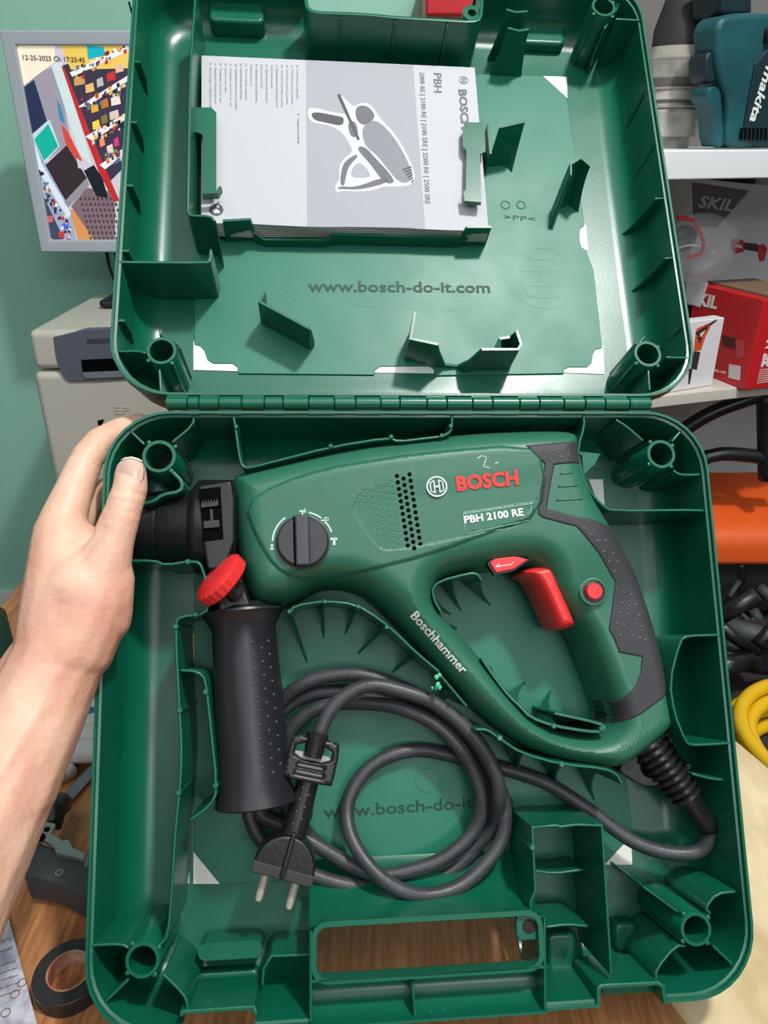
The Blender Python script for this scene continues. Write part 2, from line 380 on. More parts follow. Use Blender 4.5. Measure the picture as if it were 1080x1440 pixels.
# ================================================================== THE CASE
case = empty('tool_case', FB)
tag(case, 'open green plastic power tool case held by the hand', 'tool case')
LM = FB.m().inverted() @ FL.m()
def shell(v0, v1, D, name, m, parent, M=None, cuts=()):
    """tray: rim at h=0, rounded inner floor edge, wall 2.4 mm thick"""
    t = .0024
    def loop(i, h, ex=0): return [(x, y, h) for x, y in rrect(UL+i, v0+i, UR-i, v1-i, max(.004, .04-i*.75), 8)]
    R = .020; prof = [(.0016, 0), (.0016, -.003), (.0032, -.0034), (.0042, -.012), (.0055, -(D-R))]
    for k in range(1, 9):
        a = PI/2*k/8; prof.append((.0055+R*(1-math.cos(a)), -(D-R)-R*math.sin(a)))
    outer = [(0, 0), (0, -.010), (.002, -.0105), (.0035, -(D-R)+.001)]
    for k in range(1, 9):
        a = PI/2*k/8; outer.append((.0035+(R)*(1-math.cos(a)), -(D-R)-(R+t)*math.sin(a)))
    mb = MB(); seq = outer[::-1]+prof; n = len(loop(0, 0)); vs = []
    for i, h in seq: vs += loop(i, h)
    fs = [(a*n+j, a*n+(j+1) % n, (a+1)*n+(j+1) % n, (a+1)*n+j) for a in range(len(seq)-1) for j in range(n)]
    fs += [tuple(range(n-1, -1, -1)), tuple((len(seq)-1)*n+j for j in range(n))]
    mb.add(vs, fs); o = mb.build(name, m, None, smooth='auto', weld=False)
    for c in cuts:
        co = MB(); co.prism(*c); co = co.build('cut', m)
        bo = o.modifiers.new('b', 'BOOLEAN'); bo.operation = 'DIFFERENCE'; bo.solver = 'EXACT'; bo.object = co
        bpy.context.view_layer.update(); dg = bpy.context.evaluated_depsgraph_get(); me = bpy.data.meshes.new_from_object(o.evaluated_get(dg))
        o.modifiers.clear(); o.data = me; bpy.data.objects.remove(co)
    o.parent = parent
    if M is not None: o.matrix_local = M
    return o
VB0, VB1 = -.3685, -.0055; VL0, VL1 = .0055, .3685
ub0, ub1 = Bp(438, 1370)[0], Bp(764, 1350)[0]; vht = Bp(600, 1293)[1]; vhb = Bp(600, 1370)[1]
n0, n1, nv = Bp(843, 1400)[0], Bp(936, 1400)[0], Bp(890, 1387)[1]
m0, m1, mv = Bp(254, 1424)[0], Bp(358, 1418)[0], Bp(300, 1424)[1]
cut = lambda a, b, c, d, h0, h1: (([(a, c), (b, c), (b, d), (a, d)]), h0, h1)
base = shell(VB0, VB1, BD, 'lower_shell', GREEN, case, None, [cut(ub0, ub1, -.38, vht, -.08, .01), cut(n0, n1, -.38, nv, -.040, .01), cut(m0, m1, -.38, mv, -.040, .01),
    (rrect(*Bp(259, 932, -BD)[:2], *Bp(285, 891, -BD)[:2], .004), -BD-.006, -BD+.004)])
lid = shell(VL0, VL1, LD, 'lid', GREENL, case, LM, [cut(Lp(430, 0)[0], Lp(677, 10)[0], Lp(557, 23.5)[1], .39, -.07, .01)])
def bw(name, pts, hb=-BD, t=.0018, h=-.002, ch=1, parent=base, m=GREEN):
    P = [Bp(x, y, h) for x, y in pts]
    if ch: P = chaikin([tuple(p) for p in P], ch, False)
    return MB().wall(P, hb, t).build(name, m, parent, bevel=.0005, seg=1)
def lw(name, pts, hb=-LD, t=.0018, h=-.002, ch=1, parent=lid, m=GREENL):
    P = [Lp(x, y, h) for x, y in pts]
    if ch: P = chaikin([tuple(p) for p in P], ch, False)
    return MB().wall(P, hb, t).build(name, m, parent, bevel=.0005, seg=1)
def gusset(fp, D, name, top, foot, h=-.004, t=.0014, parent=base, m=GREEN, hb=None):
    """thin curved fin between a wall top and the floor"""
    hb = -D if hb is None else hb; a = fp(top[0], top[1], h); b = fp(foot[0], foot[1], hb); n = 8; d = Vector((b.x-a.x, b.y-a.y)); nr = Vector((-d.y, d.x)).normalized()*t/2
    prof = []
    for i in range(n+1):
        s = i/n; prof.append((s, h+(hb-h)*(1-(1-s)**2.2) if i else h))
    poly = prof+[(0, hb)]; vs = []
    for s in (1, -1):
        vs += [(a.x+d.x*q+nr.x*s, a.y+d.y*q+nr.y*s, z) for q, z in poly]
    k = len(poly); fs = [tuple(range(k)), tuple(range(2*k-1, k-1, -1))]+[(i, (i+1) % k, k+(i+1) % k, k+i) for i in range(k)]
    return MB().add(vs, fs).build(name, m, parent)
def post(fp, D, x, y, r, parent, m, top=0):
    c = fp(x, y, top); ri = r*.78
    prof = [(-D-top, r*1.10), (0-.0005, r), (0, r-.0004), (0, ri), (-D-top+.004, ri*.98), (-D-top+.004, 0)]
    mb = MB().lathe((c.x, c.y, top), (0, 0, 1), prof, 32)
    for a in (.6, 2.2, 3.8, 5.4):
        q = c+Vector((math.cos(a), math.sin(a), 0))*r*1.08; mb.lathe((q.x, q.y, top-.001), (0, 0, 1), [(-D+.001-top, .0014), (0, .0014), (.0004, .0008), (.0004, 0)], 8)
    return mb.build('corner_post', m, parent, smooth='auto')
def pins(fp, D, L, parent, m, h=-.0015, r=.0016):
    for x, y in L:
        c = fp(x, y, h); MB().lathe((c.x, c.y, h), (0, 0, 1), [(-D-h, r), (0, r), (.0006, r*.7), (.0006, 0)], 12).build('pin_boss', m, parent, smooth='auto')
# --- lower half: posts
post(Bp, BD, 223.6, 641.7, .0107, base, GREEN); post(Bp, BD, 930, 638.5, .0099, base, GREEN)
post(Bp, BD, 979, 1307, .0098, base, GREEN); post(Bp, BD, 200.5, 1350.5, .0098, base, GREEN)
bw('post_rib', [(182, 605), (203, 625)], h=-.003); bw('post_rib', [(241.7, 622), (272, 597), (272, 583)], h=-.003)
bw('post_rib', [(240, 661), (257, 678), (254, 691), (228, 695), (217, 704), (198, 709)], h=-.001, t=.0024)
bw('post_rib', [(866, 590), (880, 598), (905, 620)], h=-.003); bw('post_rib', [(959, 605), (945, 621)], h=-.003)
bw('post_rib', [(947, 661), (955, 667), (970, 668), (985, 667)], h=-.004)
bw('post_rib', [(1000, 1286), (992, 1277), (1008, 1257), (1035, 1254)], h=-.003); bw('post_rib', [(1003, 1330), (1031, 1357)], h=-.003)
bw('post_rib', [(965, 1331), (952, 1329), (923, 1363), (923, 1380)], h=-.003)
bw('post_rib', [(960, 1287), (905, 1247)], h=-.006)
bw('post_rib', [(126, 1330), (169, 1327.5), (182, 1334)], h=-.003); bw('post_rib', [(181, 1377), (146, 1411)], h=-.003)
bw('post_rib', [(229, 1370), (257, 1397), (264, 1412), (262, 1426)], h=-.002)
# --- lower half: dividers
bw('divider', [(327, 578), (329, 590), (331, 601), (337, 645), (341, 656), (350, 658), (385, 649), (465, 628.5), (548, 615), (559, 621), (600, 616), (622, 613.5), (634, 607), (636, 596), (635.5, 582)])
pins(Bp, BD, [(332, 600), (465, 627), (550, 614), (621, 612.5), (634, 599)], base, GREEN)
bw('divider', [(821, 581), (822, 600), (814, 626), (814, 648), (825, 685), (847, 711), (862, 718.5), (966, 717), (990, 718)])
MB().prism(B2([(817, 636), (843, 639), (836, 652), (820, 668)], -.012), -.0125, -.0105).build('tab', GREEN, base); pins(Bp, BD, [(817, 638)], base, GREEN)
bw('divider', [(1012, 893), (967, 894), (957, 901), (942, 958), (949, 1004), (964, 1042), (972, 1048), (998, 1047), (1026, 1045)])
bw('divider', [(1030, 1097), (1002, 1096), (973, 1088)], h=-.012)
bw('divider', [(165, 789), (218, 788), (231, 795), (274, 788), (285, 797), (294, 845), (289, 864), (252, 867), (246, 878), (252, 996), (255.5, 1059), (252, 1115), (246.5, 1165), (241.7, 1248), (236, 1318), (224, 1329)])
pins(Bp, BD, [(264, 790), (275, 864), (247, 881), (252.5, 999), (251, 1115)], base, GREEN, r=.0018)
bw('divider', [(254, 942.6), (278, 944.4), (289, 955.6), (294.4, 1007), (305.6, 1111), (296, 1133), (267, 1153.7)], h=-.004)
pins(Bp, BD, [(289, 973), (303, 1105)], base, GREEN, h=-.0035, r=.0018)
bw('divider', [(408, 863), (413, 852), (457, 845), (500, 850), (533, 870), (560, 893), (583, 916), (618, 945)], h=-.006)
bw('divider', [(618, 948), (657, 994)], h=-.014, ch=0)
pins(Bp, BD, [(407, 860), (544, 882), (457, 846), (504, 853)], base, GREEN, h=-.0055)
bw('divider', [(668, 1026), (686, 1026), (703, 1039), (734, 1060), (789, 1075), (851, 1081), (868, 1089), (875, 1103)], h=-.006)
pins(Bp, BD, [(703, 1038), (790, 1075)], base, GREEN, h=-.0055, r=.002)
for a, b in [((408, 863), (435, 942)), ((455, 847), (455, 905)), ((505, 852), (483, 897)), ((545, 882), (498, 925)), ((590, 922), (547, 950)), ((640, 975), (612, 1000)),
             ((735, 1061), (742, 1110)), ((790, 1077), (792, 1130)), ((845, 1082), (840, 1135))]: gusset(Bp, BD, 'gusset', a, b, h=-.008)
bw('divider', [(678, 817), (672, 807), (660.6, 806), (618, 817), (608, 828), (610, 842), (621, 862)], h=-.010)
for a, b in [((676, 815), (695, 856)), ((637, 812), (653, 866)), ((609, 835), (640, 868)), ((620, 866), (649, 887))]: gusset(Bp, BD, 'gusset', a, b, h=-.012)
bw('divider', [(678, 926), (692, 947), (715, 978), (730.6, 992), (746, 1009), (779, 1021), (828, 1029), (847, 1029), (853, 1023), (843, 1017), (780, 1003)], h=-.008)
for a, b in [((716, 980), (690, 930)), ((730, 990), (744, 955)), ((782, 1019), (778, 965))]: gusset(Bp, BD, 'gusset', a, b, h=-.010)
pins(Bp, BD, [(779, 1021), (846, 1025)], base, GREEN, h=-.0075, r=.0018)
# box compartment beside the handle opening
bw('divider', [(747, 1281), (746.5, 1268), (753, 1253), (749, 1164), (783, 1161), (788, 1163), (810, 1160), (846.7, 1160.7), (860, 1372)], ch=0, h=-.003)
bw('divider', [(753, 1225), (780, 1229), (822, 1223)], h=-.030); bw('divider', [(768, 1304), (800, 1300), (827, 1303)], h=-.018)
pins(Bp, BD, [(749, 1192)], base, GREEN, h=-.0025, r=.002)
bw('divider', [(842, 1417), (842, 1391), (847, 1387), (925, 1383), (933, 1387), (936.5, 1413)], ch=0, hb=-.042, h=-.0005, t=.0026)
bw('divider', [(254, 1430), (256, 1424), (356, 1417), (359, 1423), (360, 1428)], ch=0, hb=-.042, h=-.0005, t=.0026)
bw('latch_ledge', [(847, 1391), (930, 1388)], ch=0, hb=-.042, h=-.014, t=.006)
# latch bumps on the floor
def bump(fp, D, x0, y0, x1, y1, hh, parent, m, name='latch_boss'):
    a = fp(x0, y1, -D+hh); b = fp(x1, y0, -D+hh)
    return MB().prism(rrect(min(a.x, b.x), min(a.y, b.y), max(a.x, b.x), max(a.y, b.y), .005), -D-.001, -D+hh).build(name, m, parent, bevel=.003, seg=3)
bump(Bp, BD, 278, 1322, 369, 1352, .022, base, GREEN); bump(Bp, BD, 272, 1362, 366, 1412, .012, base, GREEN)
bump(Bp, BD, 866, 1296, 898, 1340, .012, base, GREEN); bump(Bp, BD, 772, 1310, 812, 1370, .016, base, GREEN)
bw('divider', [(369, 1386), (371, 1362), (382, 1345), (437, 1343)], ch=0, h=-.022)
# handle: side walls, hole loop, half-round grip channel
bw('handle_wall', [(437, 1310), (437, 1438)], ch=0, h=-.0005, hb=-.05); bw('handle_wall', [(766, 1292), (767, 1421)], ch=0, h=-.0005, hb=-.05)
hl = rrect(Bp(441, 1300)[0], Bp(600, 1372)[1], Bp(760, 1300)[0], Bp(600, 1292)[1], .008)
P = [Vector((x, y, 0)) for x, y in hl]
i0 = 0; P2 = P+[P[0]]
MB().wall(P2, -.007, .003).build('handle_opening_rim', GREEN, base)
mb = MB()  # curved shoulder from the floor up to the opening
vt = vht; prof = []
for k in range(9):
    a = PI/2*k/8; prof.append((vt+.022-.022*math.sin(a), -BD+.0+ (BD-.001)*(1-math.cos(a))**.8))
vs = []
for v, h in prof: vs += [(ub0-.001, v, h), (ub1+.001, v, h), (ub1+.001, v-.0022, h-.0016), (ub0-.001, v-.0022, h-.0016)]
fs = []
for i in range(8):
    for j in range(4): fs.append((4*i+j, 4*i+(j+1) % 4, 4*i+4+(j+1) % 4, 4*i+4+j))
mb.add(vs, fs+[(0, 1, 2, 3), (32, 33, 34, 35)]); mb.build('handle_shoulder', GREEN, base, smooth='auto')
mb = MB(); vA = Bp(600, 1372)[1]; vB = VB0; vs = []; K = 26
for s_, off in ((0, 0), (1, .0024)):
    for i in range(K+1):
        a = PI*i/K; c = (vA+vB)/2; r = (vA-vB)/2; 
        for u in (ub0, ub1): vs.append((u, c+(r+(off if s_ else 0)*.6)*math.cos(a), -(.020+off)*math.sin(a)**.7 if 0 < i < K else 0))
fs = []
for i in range(K):
    for o_ in (0, 2*(K+1)): fs.append((o_+2*i, o_+2*i+1, o_+2*i+3, o_+2*i+2))
fs += [(0, 1, 2*(K+1)+1, 2*(K+1)), (2*K, 2*K+1, 4*K+3, 4*K+2)]
mb.add(vs, fs); mb.build('grip_channel', GREEN, base, smooth='auto')
bw('handle_wall', [(580, 1380), (584, 1430)], ch=0, h=-.004, hb=-.020)
er = Bp(744, 1300, -.004)
MB().prism([tuple(x) for x in rrect(er.x-.008, er.y-.009, er.x+.009, er.y+.006, .004)], -.008, -.004).build('padlock_eye', GREEN, base, bevel=.001)
MB().lathe((er.x, er.y-.001, -.0038), (0, 0, 1), [(0, 0), (.0002, 0), (.0002, .0042), (0, .0042)], 20).build('padlock_hole_shade', mat('brown_dark', (38, 26, 16), .8), base)  # dark disc laid on the eye; the hole's shade is its colour
# white insert card showing at the floor corners
def card(fp, D, P, par, name='insert_card'):
    q = [tuple(fp(x, y, -D+.0006))[:2] for x, y in P]; return MB().prism(q, -D+.0002, -D+.0006).build(name, CARD, par)
card(Bp, BD, [(272, 1198), (309, 1243), (272, 1243)], base); card(Bp, BD, [(243, 1214), (266, 1205), (266, 1242), (243, 1242)], base)
card(Bp, BD, [(850, 1216), (888, 1176), (889, 1216)], base); card(Bp, BD, [(828, 674), (848, 674), (850, 710), (838, 700)], base); card(Bp, BD, [(276, 679), (326, 679), (326, 692), (276, 692)], base)
FM = scuffed('lit_floor_green', (23, 112, 88), (120, 190, 165), .46, .35)  # case green painted lighter, for the haze of ceiling light on the floors
def panel(fp, D, P, par, th=.0012, name='floor_panel', m=FM):
    q = [tuple(fp(x, y, -D+th))[:2] for x, y in P]; return MB().prism(q, -D-.0005, -D+th).build(name, m, par, bevel=.0004, seg=1)
panel(Bp, BD, [(309, 1243), (273, 1198), (273, 700), (830, 700), (836, 716), (889, 1160), (889, 1175), (849, 1217)], base, .0008)
# moulded web address on the floor
text_mb('www.bosch-do-it.com', Bp(455, 1150, -BD), Bp(722, 1132, -BD), .0075, h=-BD+.0009, th=.0002, bold=.015).build('moulded_lettering', GTEXT, base)
c = Bp(600, 1097, -BD); MB().lathe((c.x, c.y, -BD+.0008), (0, 0, 1), [(0, 0), (.0003, 0.0001), (.0003, .0078), (0, .008)], 32).build('moulded_disc', GTEXT2, base)
# --- lid: panel, cards, posts
panel(Lp, LD, [(273, 484), (281, 486), (287, 492), (292, 506), (300, 511), (327, 511), (334, 516), (335, 525), (526, 527), (528, 520), (535, 515), (604, 515), (610, 519), (611, 528), (793, 525), (794, 519), (800, 516),
     (826, 516), (832, 510), (834, 498), (838, 491), (847, 489), (835, 380), (824, 351), (818, 347), (815, 335), (816, 321), (822, 317), (812, 235), (797, 137), (764, 107), (275, 92)], lid, .0014)
for P in ([(272, 480), (338, 480), (338, 522), (272, 520)], [(524, 510), (614, 510), (614, 525), (524, 524)], [(790, 488), (848, 486), (850, 526), (790, 524)], [(764, 107), (797, 108), (798, 138)], [(812, 316), (824, 316), (827, 352), (812, 350)]): card(Lp, LD, P, lid)
post(Lp, LD, 227, 493, .0098, lid, GREENL); post(Lp, LD, 911, 497.5, .0098, lid, GREENL); post(Lp, LD, 849, 9, .0098, lid, GREENL)
lw('post_rib', [(166, 494), (195, 493), (205, 497)], h=-.003); lw('post_rib', [(224, 519), (226, 552)], h=-.003); lw('post_rib', [(226, 472), (226, 462)], h=-.006)
gusset(Lp, LD, 'post_rib', (253, 490), (268, 531), parent=lid, m=GREENL)
lw('post_rib', [(937, 502), (968, 503)], h=-.003); lw('post_rib', [(912, 520), (914, 549)], h=-.003); lw('post_rib', [(898, 484), (908, 472)], h=-.006)
lw('post_rib', [(866, 26), (900, 28)], h=-.002); lw('post_rib', [(866, 6), (872, 4), (850, 40)], h=-.006)
# lid: tall walls
lw('divider', [(166, 368), (291, 369), (295, 366), (296.5, 350)], h=-.003, t=.002)
lw('divider', [(275, -12), (268.5, 74), (266, 150), (264, 290), (264, 299), (269, 303), (295, 303), (302, 311)], h=-.003, t=.002)
gusset(Lp, LD, 'side_fin', (181, 2), (199, 56), parent=lid, m=GREENL)
for x, y in ((184, 85), (179, 170), (174, 259), (168, 351), (163, 449)):
    v = Lp(x, y, -.004).y; w0, w1 = UL+.003, UL+.0055
    vs = [(w0, v, -.004), (w0+.0045, v, -.004), (w1+.0030, v, -.020), (w1+.0004, v, -.038), (w0, v, -.038)]
    MB().add(vs+[(a_, b_-.0016, c_) for a_, b_, c_ in vs], [(0, 1, 2, 3, 4), (9, 8, 7, 6, 5)]+[(k, (k+1) % 5, 5+(k+1) % 5, 5+k) for k in range(5)]).build('side_fin', GREENL, lid)
for a, b in [((897, 51), (868, 108)), ((908, 127), (878, 185)), ((920, 204), (889, 258))]: gusset(Lp, LD, 'side_fin', a, b, parent=lid, m=GREENL, hb=-.040)
for a, b in [((921, 279), (870, 331)), ((935, 363), (882, 412)), ((958, 462), (926, 492))]: gusset(Lp, LD, 'side_fin', a, b, parent=lid, m=GREENL, h=-.004); 
lw('side_fin', [(921, 279), (937, 278)], h=-.004); lw('side_fin', [(935, 363), (951, 362)], h=-.004)
# lid: booklet holders
mb = MB().prism(L2([(269, 151), (297, 151), (304, 158), (304, 270), (286, 271), (285, 190), (278, 186), (269, 186)], -.022), -.0235, -.022)
mb.wall([Lp(284, 271, -.017), Lp(305, 270, -.017), Lp(310, 262, -.017)], -.0235, .0018)
mb.wall([Lp(268, 151, -.022), Lp(268, 190, -.022)], -LD, .002); mb.build('booklet_clip', GREENL, lid)
mb = MB().prism(L2([(651, 178), (656, 172), (681, 172), (683, 213), (675, 217), (677, 283), (655, 281), (656, 212), (651, 205)], -.022), -.0235, -.022)
mb.wall([Lp(653, 268, -.020), Lp(655, 281, -.020), Lp(677, 283, -.020)], -.0235, .0018)
mb.wall([Lp(687, 173, -.022), Lp(690, 216, -.022)], -LD, .002); mb.build('booklet_clip', GREENL, lid)
def lw3(name, pts, t=.0018):
    P = [Lp(x, y, h) for x, y, h in pts]; return MB().wall(P, -LD, t).build(name, GREENL, lid)
lw3('booklet_stop', [(313, 310, -.024), (352, 308, -.024), (357, 326, -.036), (372, 336, -.040), (457, 337, -.040), (468.5, 329, -.036), (648, 333, -.036), (656, 319, -.026), (691, 319, -.026)])
lw3('booklet_stop', [(302, 311, -.003), (306, 332, -.012), (307, 340, -.03)])
# lid: locating fins
lw3('locating_fin', [(372, 410, -.018), (365, 424, -.018), (435, 461.5, -.018), (437, 464, -.022), (441, 478, -.04)])
P = [(584, 438, -.016), (577.5, 476, -.016), (616, 484, -.016), (619, 496, -.028), (626, 512, -.044), (643, 514, -.046), (659, 507, -.030), (677.6, 491, -.016), (728.7, 491, -.016), (733, 484, -.016), (726.6, 465, -.016), (717, 474, -.026), (703, 476, -.026), (703, 490, -.020)]
lw3('locating_fin', P)
def fin2(tops, feet, m=GREENL, th=.0018):
    """fin whose top edge stands forward of its foot on the floor"""
    a = [Lp(x, y, h) for x, y, h in tops]; b = [Lp(x, y, -LD) for x, y in feet]; n = len(a); vs = []; 
    d = (b[-1]-b[0]); nr = Vector((-d.y, d.x, 0)).normalized()*th/2; rows = 6
    for s in (1, -1):
        for r in range(rows+1):
            q = r/rows; c = q**1.7
            for i in range(n):
                p = a[i].lerp(b[i], c); p.z = a[i].z+(-LD-a[i].z)*q; vs.append(p+nr*s)
    fs = []; W = n; K = (rows+1)*n
    for s in (0, 1):
        for r in range(rows):
            for i in range(n-1): fs.append((s*K+r*W+i, s*K+r*W+i+1, s*K+(r+1)*W+i+1, s*K+(r+1)*W+i))
    for i in range(n-1): fs += [(i, i+1, K+i+1, K+i), (rows*W+i, rows*W+i+1, K+rows*W+i+1, K+rows*W+i)]
    for r in range(rows): fs += [(r*W, (r+1)*W, K+(r+1)*W, K+r*W), (r*W+n-1, (r+1)*W+n-1, K+(r+1)*W+n-1, K+r*W+n-1)]
    return MB().add(vs, fs).build('locating_fin', m, lid, smooth='auto')
fin2([(712, 13, -.006), (726, 17, -.006), (742, 15.5, -.006)], [(685, 84), (705, 86), (728, 88)])
fin2([(714, 39, -.010), (730, 43, -.010), (744, 41, -.010)], [(688, 107), (710, 108), (733, 109)])
fin2([(702, 179, -.014), (738, 171, -.014), (740, 167, -.014)], [(684, 236), (708, 234), (719, 245)])
fin2([(803, 246, -.010), (803, 230, -.010), (816, 222, -.010), (829, 233, -.010)], [(770, 326), (774, 302), (797, 290), (812, 300)])
fin2([(803, 230, -.010), (803, 250, -.016)], [(775, 300), (774, 328)])
# lid: handle opening wall with stiffening ribs, latch bosses
hr = [(428, -30), (430, 0), (432, 11), (443, 17), (480, 18), (520, 20), (557, 24), (631, 28), (664, 30), (676, 26), (678, 0), (678, -30)]
lw('handle_opening_rim', hr, h=-.001, t=.003)
for x, y in ((480, 18), (557, 24), (631, 29)): lw('stiffening_rib', [(x, y+1), (x-2, y+8)], h=-.003, ch=0)
er = Lp(664, 18, -.003); MB().lathe((er.x, er.y, 0), (0, 0, 1), [(-.008, .0035), (-.003, .0035), (-.003, .0075), (-.008, .0075)], 24, closed=True).build('padlock_eye', GREENL, lid, smooth='auto')
bump(Lp, LD, 293, -30, 372, 28, .016, lid, GREENL); bump(Lp, LD, 706, -30, 785, 58, .010, lid, GREENL)
text_mb('www.bosch-do-it.com', Lp(433, 411, -LD), Lp(689, 413, -LD), .0088, h=-LD+.0015, th=.0003, bold=.02).build('moulded_lettering', GTEXT, lid)
text_mb('>PP<', Lp(708, 310, -LD), Lp(752, 313, -LD), .0042, h=-LD+.0015, th=.0002).build('moulded_lettering', GTEXT, lid)
for x, y, r in ((710, 290, .0038), (732, 290, .0038)):
    c = Lp(x, y, -LD); ring_mb(MB(), (c.x, c.y), r*.8, r, -LD+.001, -LD+.0017).build('moulded_mark', GTEXT, lid)
def hlogo(c, r, h, th, name, m, parent, ang=0, hf=None, lw_=.13):
    mb = MB(); ca, sa = math.cos(ang), math.sin(ang)
    def T(p): return (c[0]+(p[0]*ca-p[1]*sa)*r, c[1]+(p[0]*sa+p[1]*ca)*r)
    hh0 = float(hf(np.array([c[:2]]))[0]) if hf is not None else h
    mb.lathe((c[0], c[1], hh0), (0, 0, 1), [(-th, r*(1-lw_)), (th, r*(1-lw_)), (th, r), (-th, r)], 48, closed=True)
    parts = [[(-.16*1.0, -.09), (.16, -.09), (.16, .09), (-.16, .09)]]
    for s in (1, -1):
        parts.append([(s*x, y) for x, y in ((.17, .62), (.17, -.62), (.30, -.62), (.30, -.09), (.30, .09), (.30, .62))])
        parts.append([(s*(.66+.0*i), y) for i, y in ((0, .42), (0, -.42))]+[(s*.54, -.30), (s*.54, .30)])
        parts.append([(s*x, y) for x, y in ((.30, .62), (.66, .42), (.60, .32), (.30, .50))]); parts.append([(s*x, -y) for x, y in ((.30, .62), (.66, .42), (.60, .32), (.30, .50))])
    for P in parts:
        P = [T(p) for p in P]; hh = h
        if hf is not None: hh = float(hf(np.array([c[:2]]))[0])
        mb.prism(P, hh-th, hh+th)
    return mb.build(name, m, parent)
c = Lp(762, 391, -LD); hlogo((c.x, c.y), .0275, -LD+.0013, .00022, 'moulded_emblem', FM, lid, PI/2, lw_=.08)
# faint moulded letters behind the web address
text_mb('BOSCH', Lp(345, 425, -LD), Lp(690, 440, -LD), .020, h=-LD+.00125, th=.00022, bold=.03).build('moulded_lettering', FM, lid)
# --- hinge
xs = [233, 264, 280, 308, 340, 372, 398, 434, 470, 500, 535, 562, 600, 628, 664, 692, 730, 758, 792, 822, 850, 884, 915]
for i in range(len(xs)-1):
    a = Bp(xs[i]+.6, 567, .001).x; b = Bp(xs[i+1]-.6, 567, .001).x; up = i % 2 == 0
    mb = MB().lathe((a, 0, -.0005), (1, 0, 0), [(0, 0), (0, .0038), (.0004, .0043), (b-a-.0004, .0043), (b-a, .0038), (b-a, 0)], 16)
    mb.box((a, 0, -.004), (b, .0075 if up else -.0075, -.0005)); mb.build('hinge_knuckle', GREENL if up else GREEN, lid if up else base, smooth='auto')
    if up: pass
MB().lathe((Bp(233, 567).x, 0, -.0005), (1, 0, 0), [(0, 0), (0, .0026), (Bp(915, 567).x-Bp(233, 567).x, .0026), (Bp(915, 567).x-Bp(233, 567).x, 0)], 12).build('hinge_rod', GREEN, base, smooth='auto')
# ================================================================== BOOKLET
bk = empty('instruction_booklet', FL); tag(bk, 'white and grey instruction booklet clipped into the case lid', 'booklet')
HB = -.030
q = [Lp(x, y, HB) for x, y in ((283, 78), (668, 95), (687, 324), (283, 314))]
rnd = random.Random(3)
for i in range(8):
    d = .0016*i; e = (rnd.random()-.5)*.0012
    P = [(q[0].x-e, q[0].y), (q[1].x+e, q[1].y)]
    n = 14; bot = [(q[2].x+(q[3].x-q[2].x)*k/n, q[2].y+(q[3].y-q[2].y)*k/n-(.0006*math.sin(k*.9+i*.5)+d*.15)) for k in range(n+1)]
    MB().prism(P+bot, HB-d-.0014, HB-d).build('cover' if i == 0 else 'page_block', PAPER if i == 0 else mat('pages', (188-8*(i % 2), 182-8*(i % 2), 172), .8), bk)
def bq(x, y): return tuple(Lp(x, y, HB))[:2]
GP = mat('grey_print_band', (160, 162, 168), .7); INK = mat('dark_ink', (78, 80, 84), .7); INK2 = mat('mid_ink', (104, 106, 112), .7); INK3 = mat('light_ink', (134, 136, 142), .7); WP = mat('white_ink', (200, 202, 206), .7)
MB().prism([bq(430, 85), bq(581, 92), bq(598, 321), bq(432, 318)], HB, HB+.0001).build('cover_band', GP, bk)
def pr(P, m, k, name='drill_picture', it=2): MB().prism(chaikin([bq(*p) for p in P], it), HB+.0001, HB+.0001+.00006*k).build(name, m, bk)
sil = [(433, 153), (440, 151), (478, 160), (490, 160), (474, 135), (480, 133), (498, 152), (502, 146), (516, 144), (526, 152), (532, 164), (558, 190), (584, 240), (582, 260), (560, 263), (540, 262), (525, 268), (505, 270), (480, 268), (474, 272), (470, 262), (478, 252), (476, 235), (484, 222), (497, 214), (490, 200), (482, 188), (474, 182), (462, 176), (440, 173), (433, 166)]
pr(sil, WP, 1)
pr([(437, 156), (478, 164), (484, 166), (482, 178), (460, 173), (440, 169)], INK, 2); pr([(488, 172), (500, 170), (505, 192), (493, 194)], INK2, 2)
pr([(500, 150), (514, 148), (524, 156), (528, 166), (512, 178), (500, 168)], INK2, 2)
pr([(508, 178), (528, 166), (556, 194), (580, 240), (578, 256), (562, 258), (545, 238), (530, 218), (512, 205)], INK3, 2)
pr([(500, 208), (512, 205), (530, 225), (548, 244), (556, 258), (540, 258), (522, 232)], INK2, 3); pr([(474, 266), (478, 262), (500, 264), (536, 250), (548, 254), (536, 260), (505, 267), (484, 266)], INK2, 3)
pr([(484, 228), (500, 217), (504, 220), (490, 234), (486, 250), (484, 262), (478, 260), (480, 240)], INK2, 3); pr([(494, 238), (506, 226), (524, 248), (512, 250), (494, 250)], GP, 3)
for i in range(6): pr([(566+i*2.4, 238+i*3.6), (578+i*.6, 234+i*3.6), (578.6+i*.6, 236+i*3.6), (566.6+i*2.4, 240+i*3.6)], INK, 4, it=0)
pr([(474, 134), (478, 132), (506, 196), (503, 198)], INK, 4, it=0)
mb = text_mb('BOSCH', bq(645, 126), bq(649, 182), .0062, h=HB+.0002, th=.0001, bold=.035); mb.build('title', INK2, bk)
mb = text_mb('PBH', bq(610, 103), bq(610.5, 130), .0062, h=HB+.0002, th=.0001, bold=.01); mb.build('title', INK2, bk)
text_mb('2000 RE | 2100 RE | 2100 SRE | 2500 RE | 2500 SRE', bq(590, 102), bq(598, 287), .0038, h=HB+.0002, th=.0001).build('title', INK2, bk)
c = bq(652, 113); hlogo(c, .0038, HB+.0001, .0001, 'emblem', INK2, bk, -PI/2)
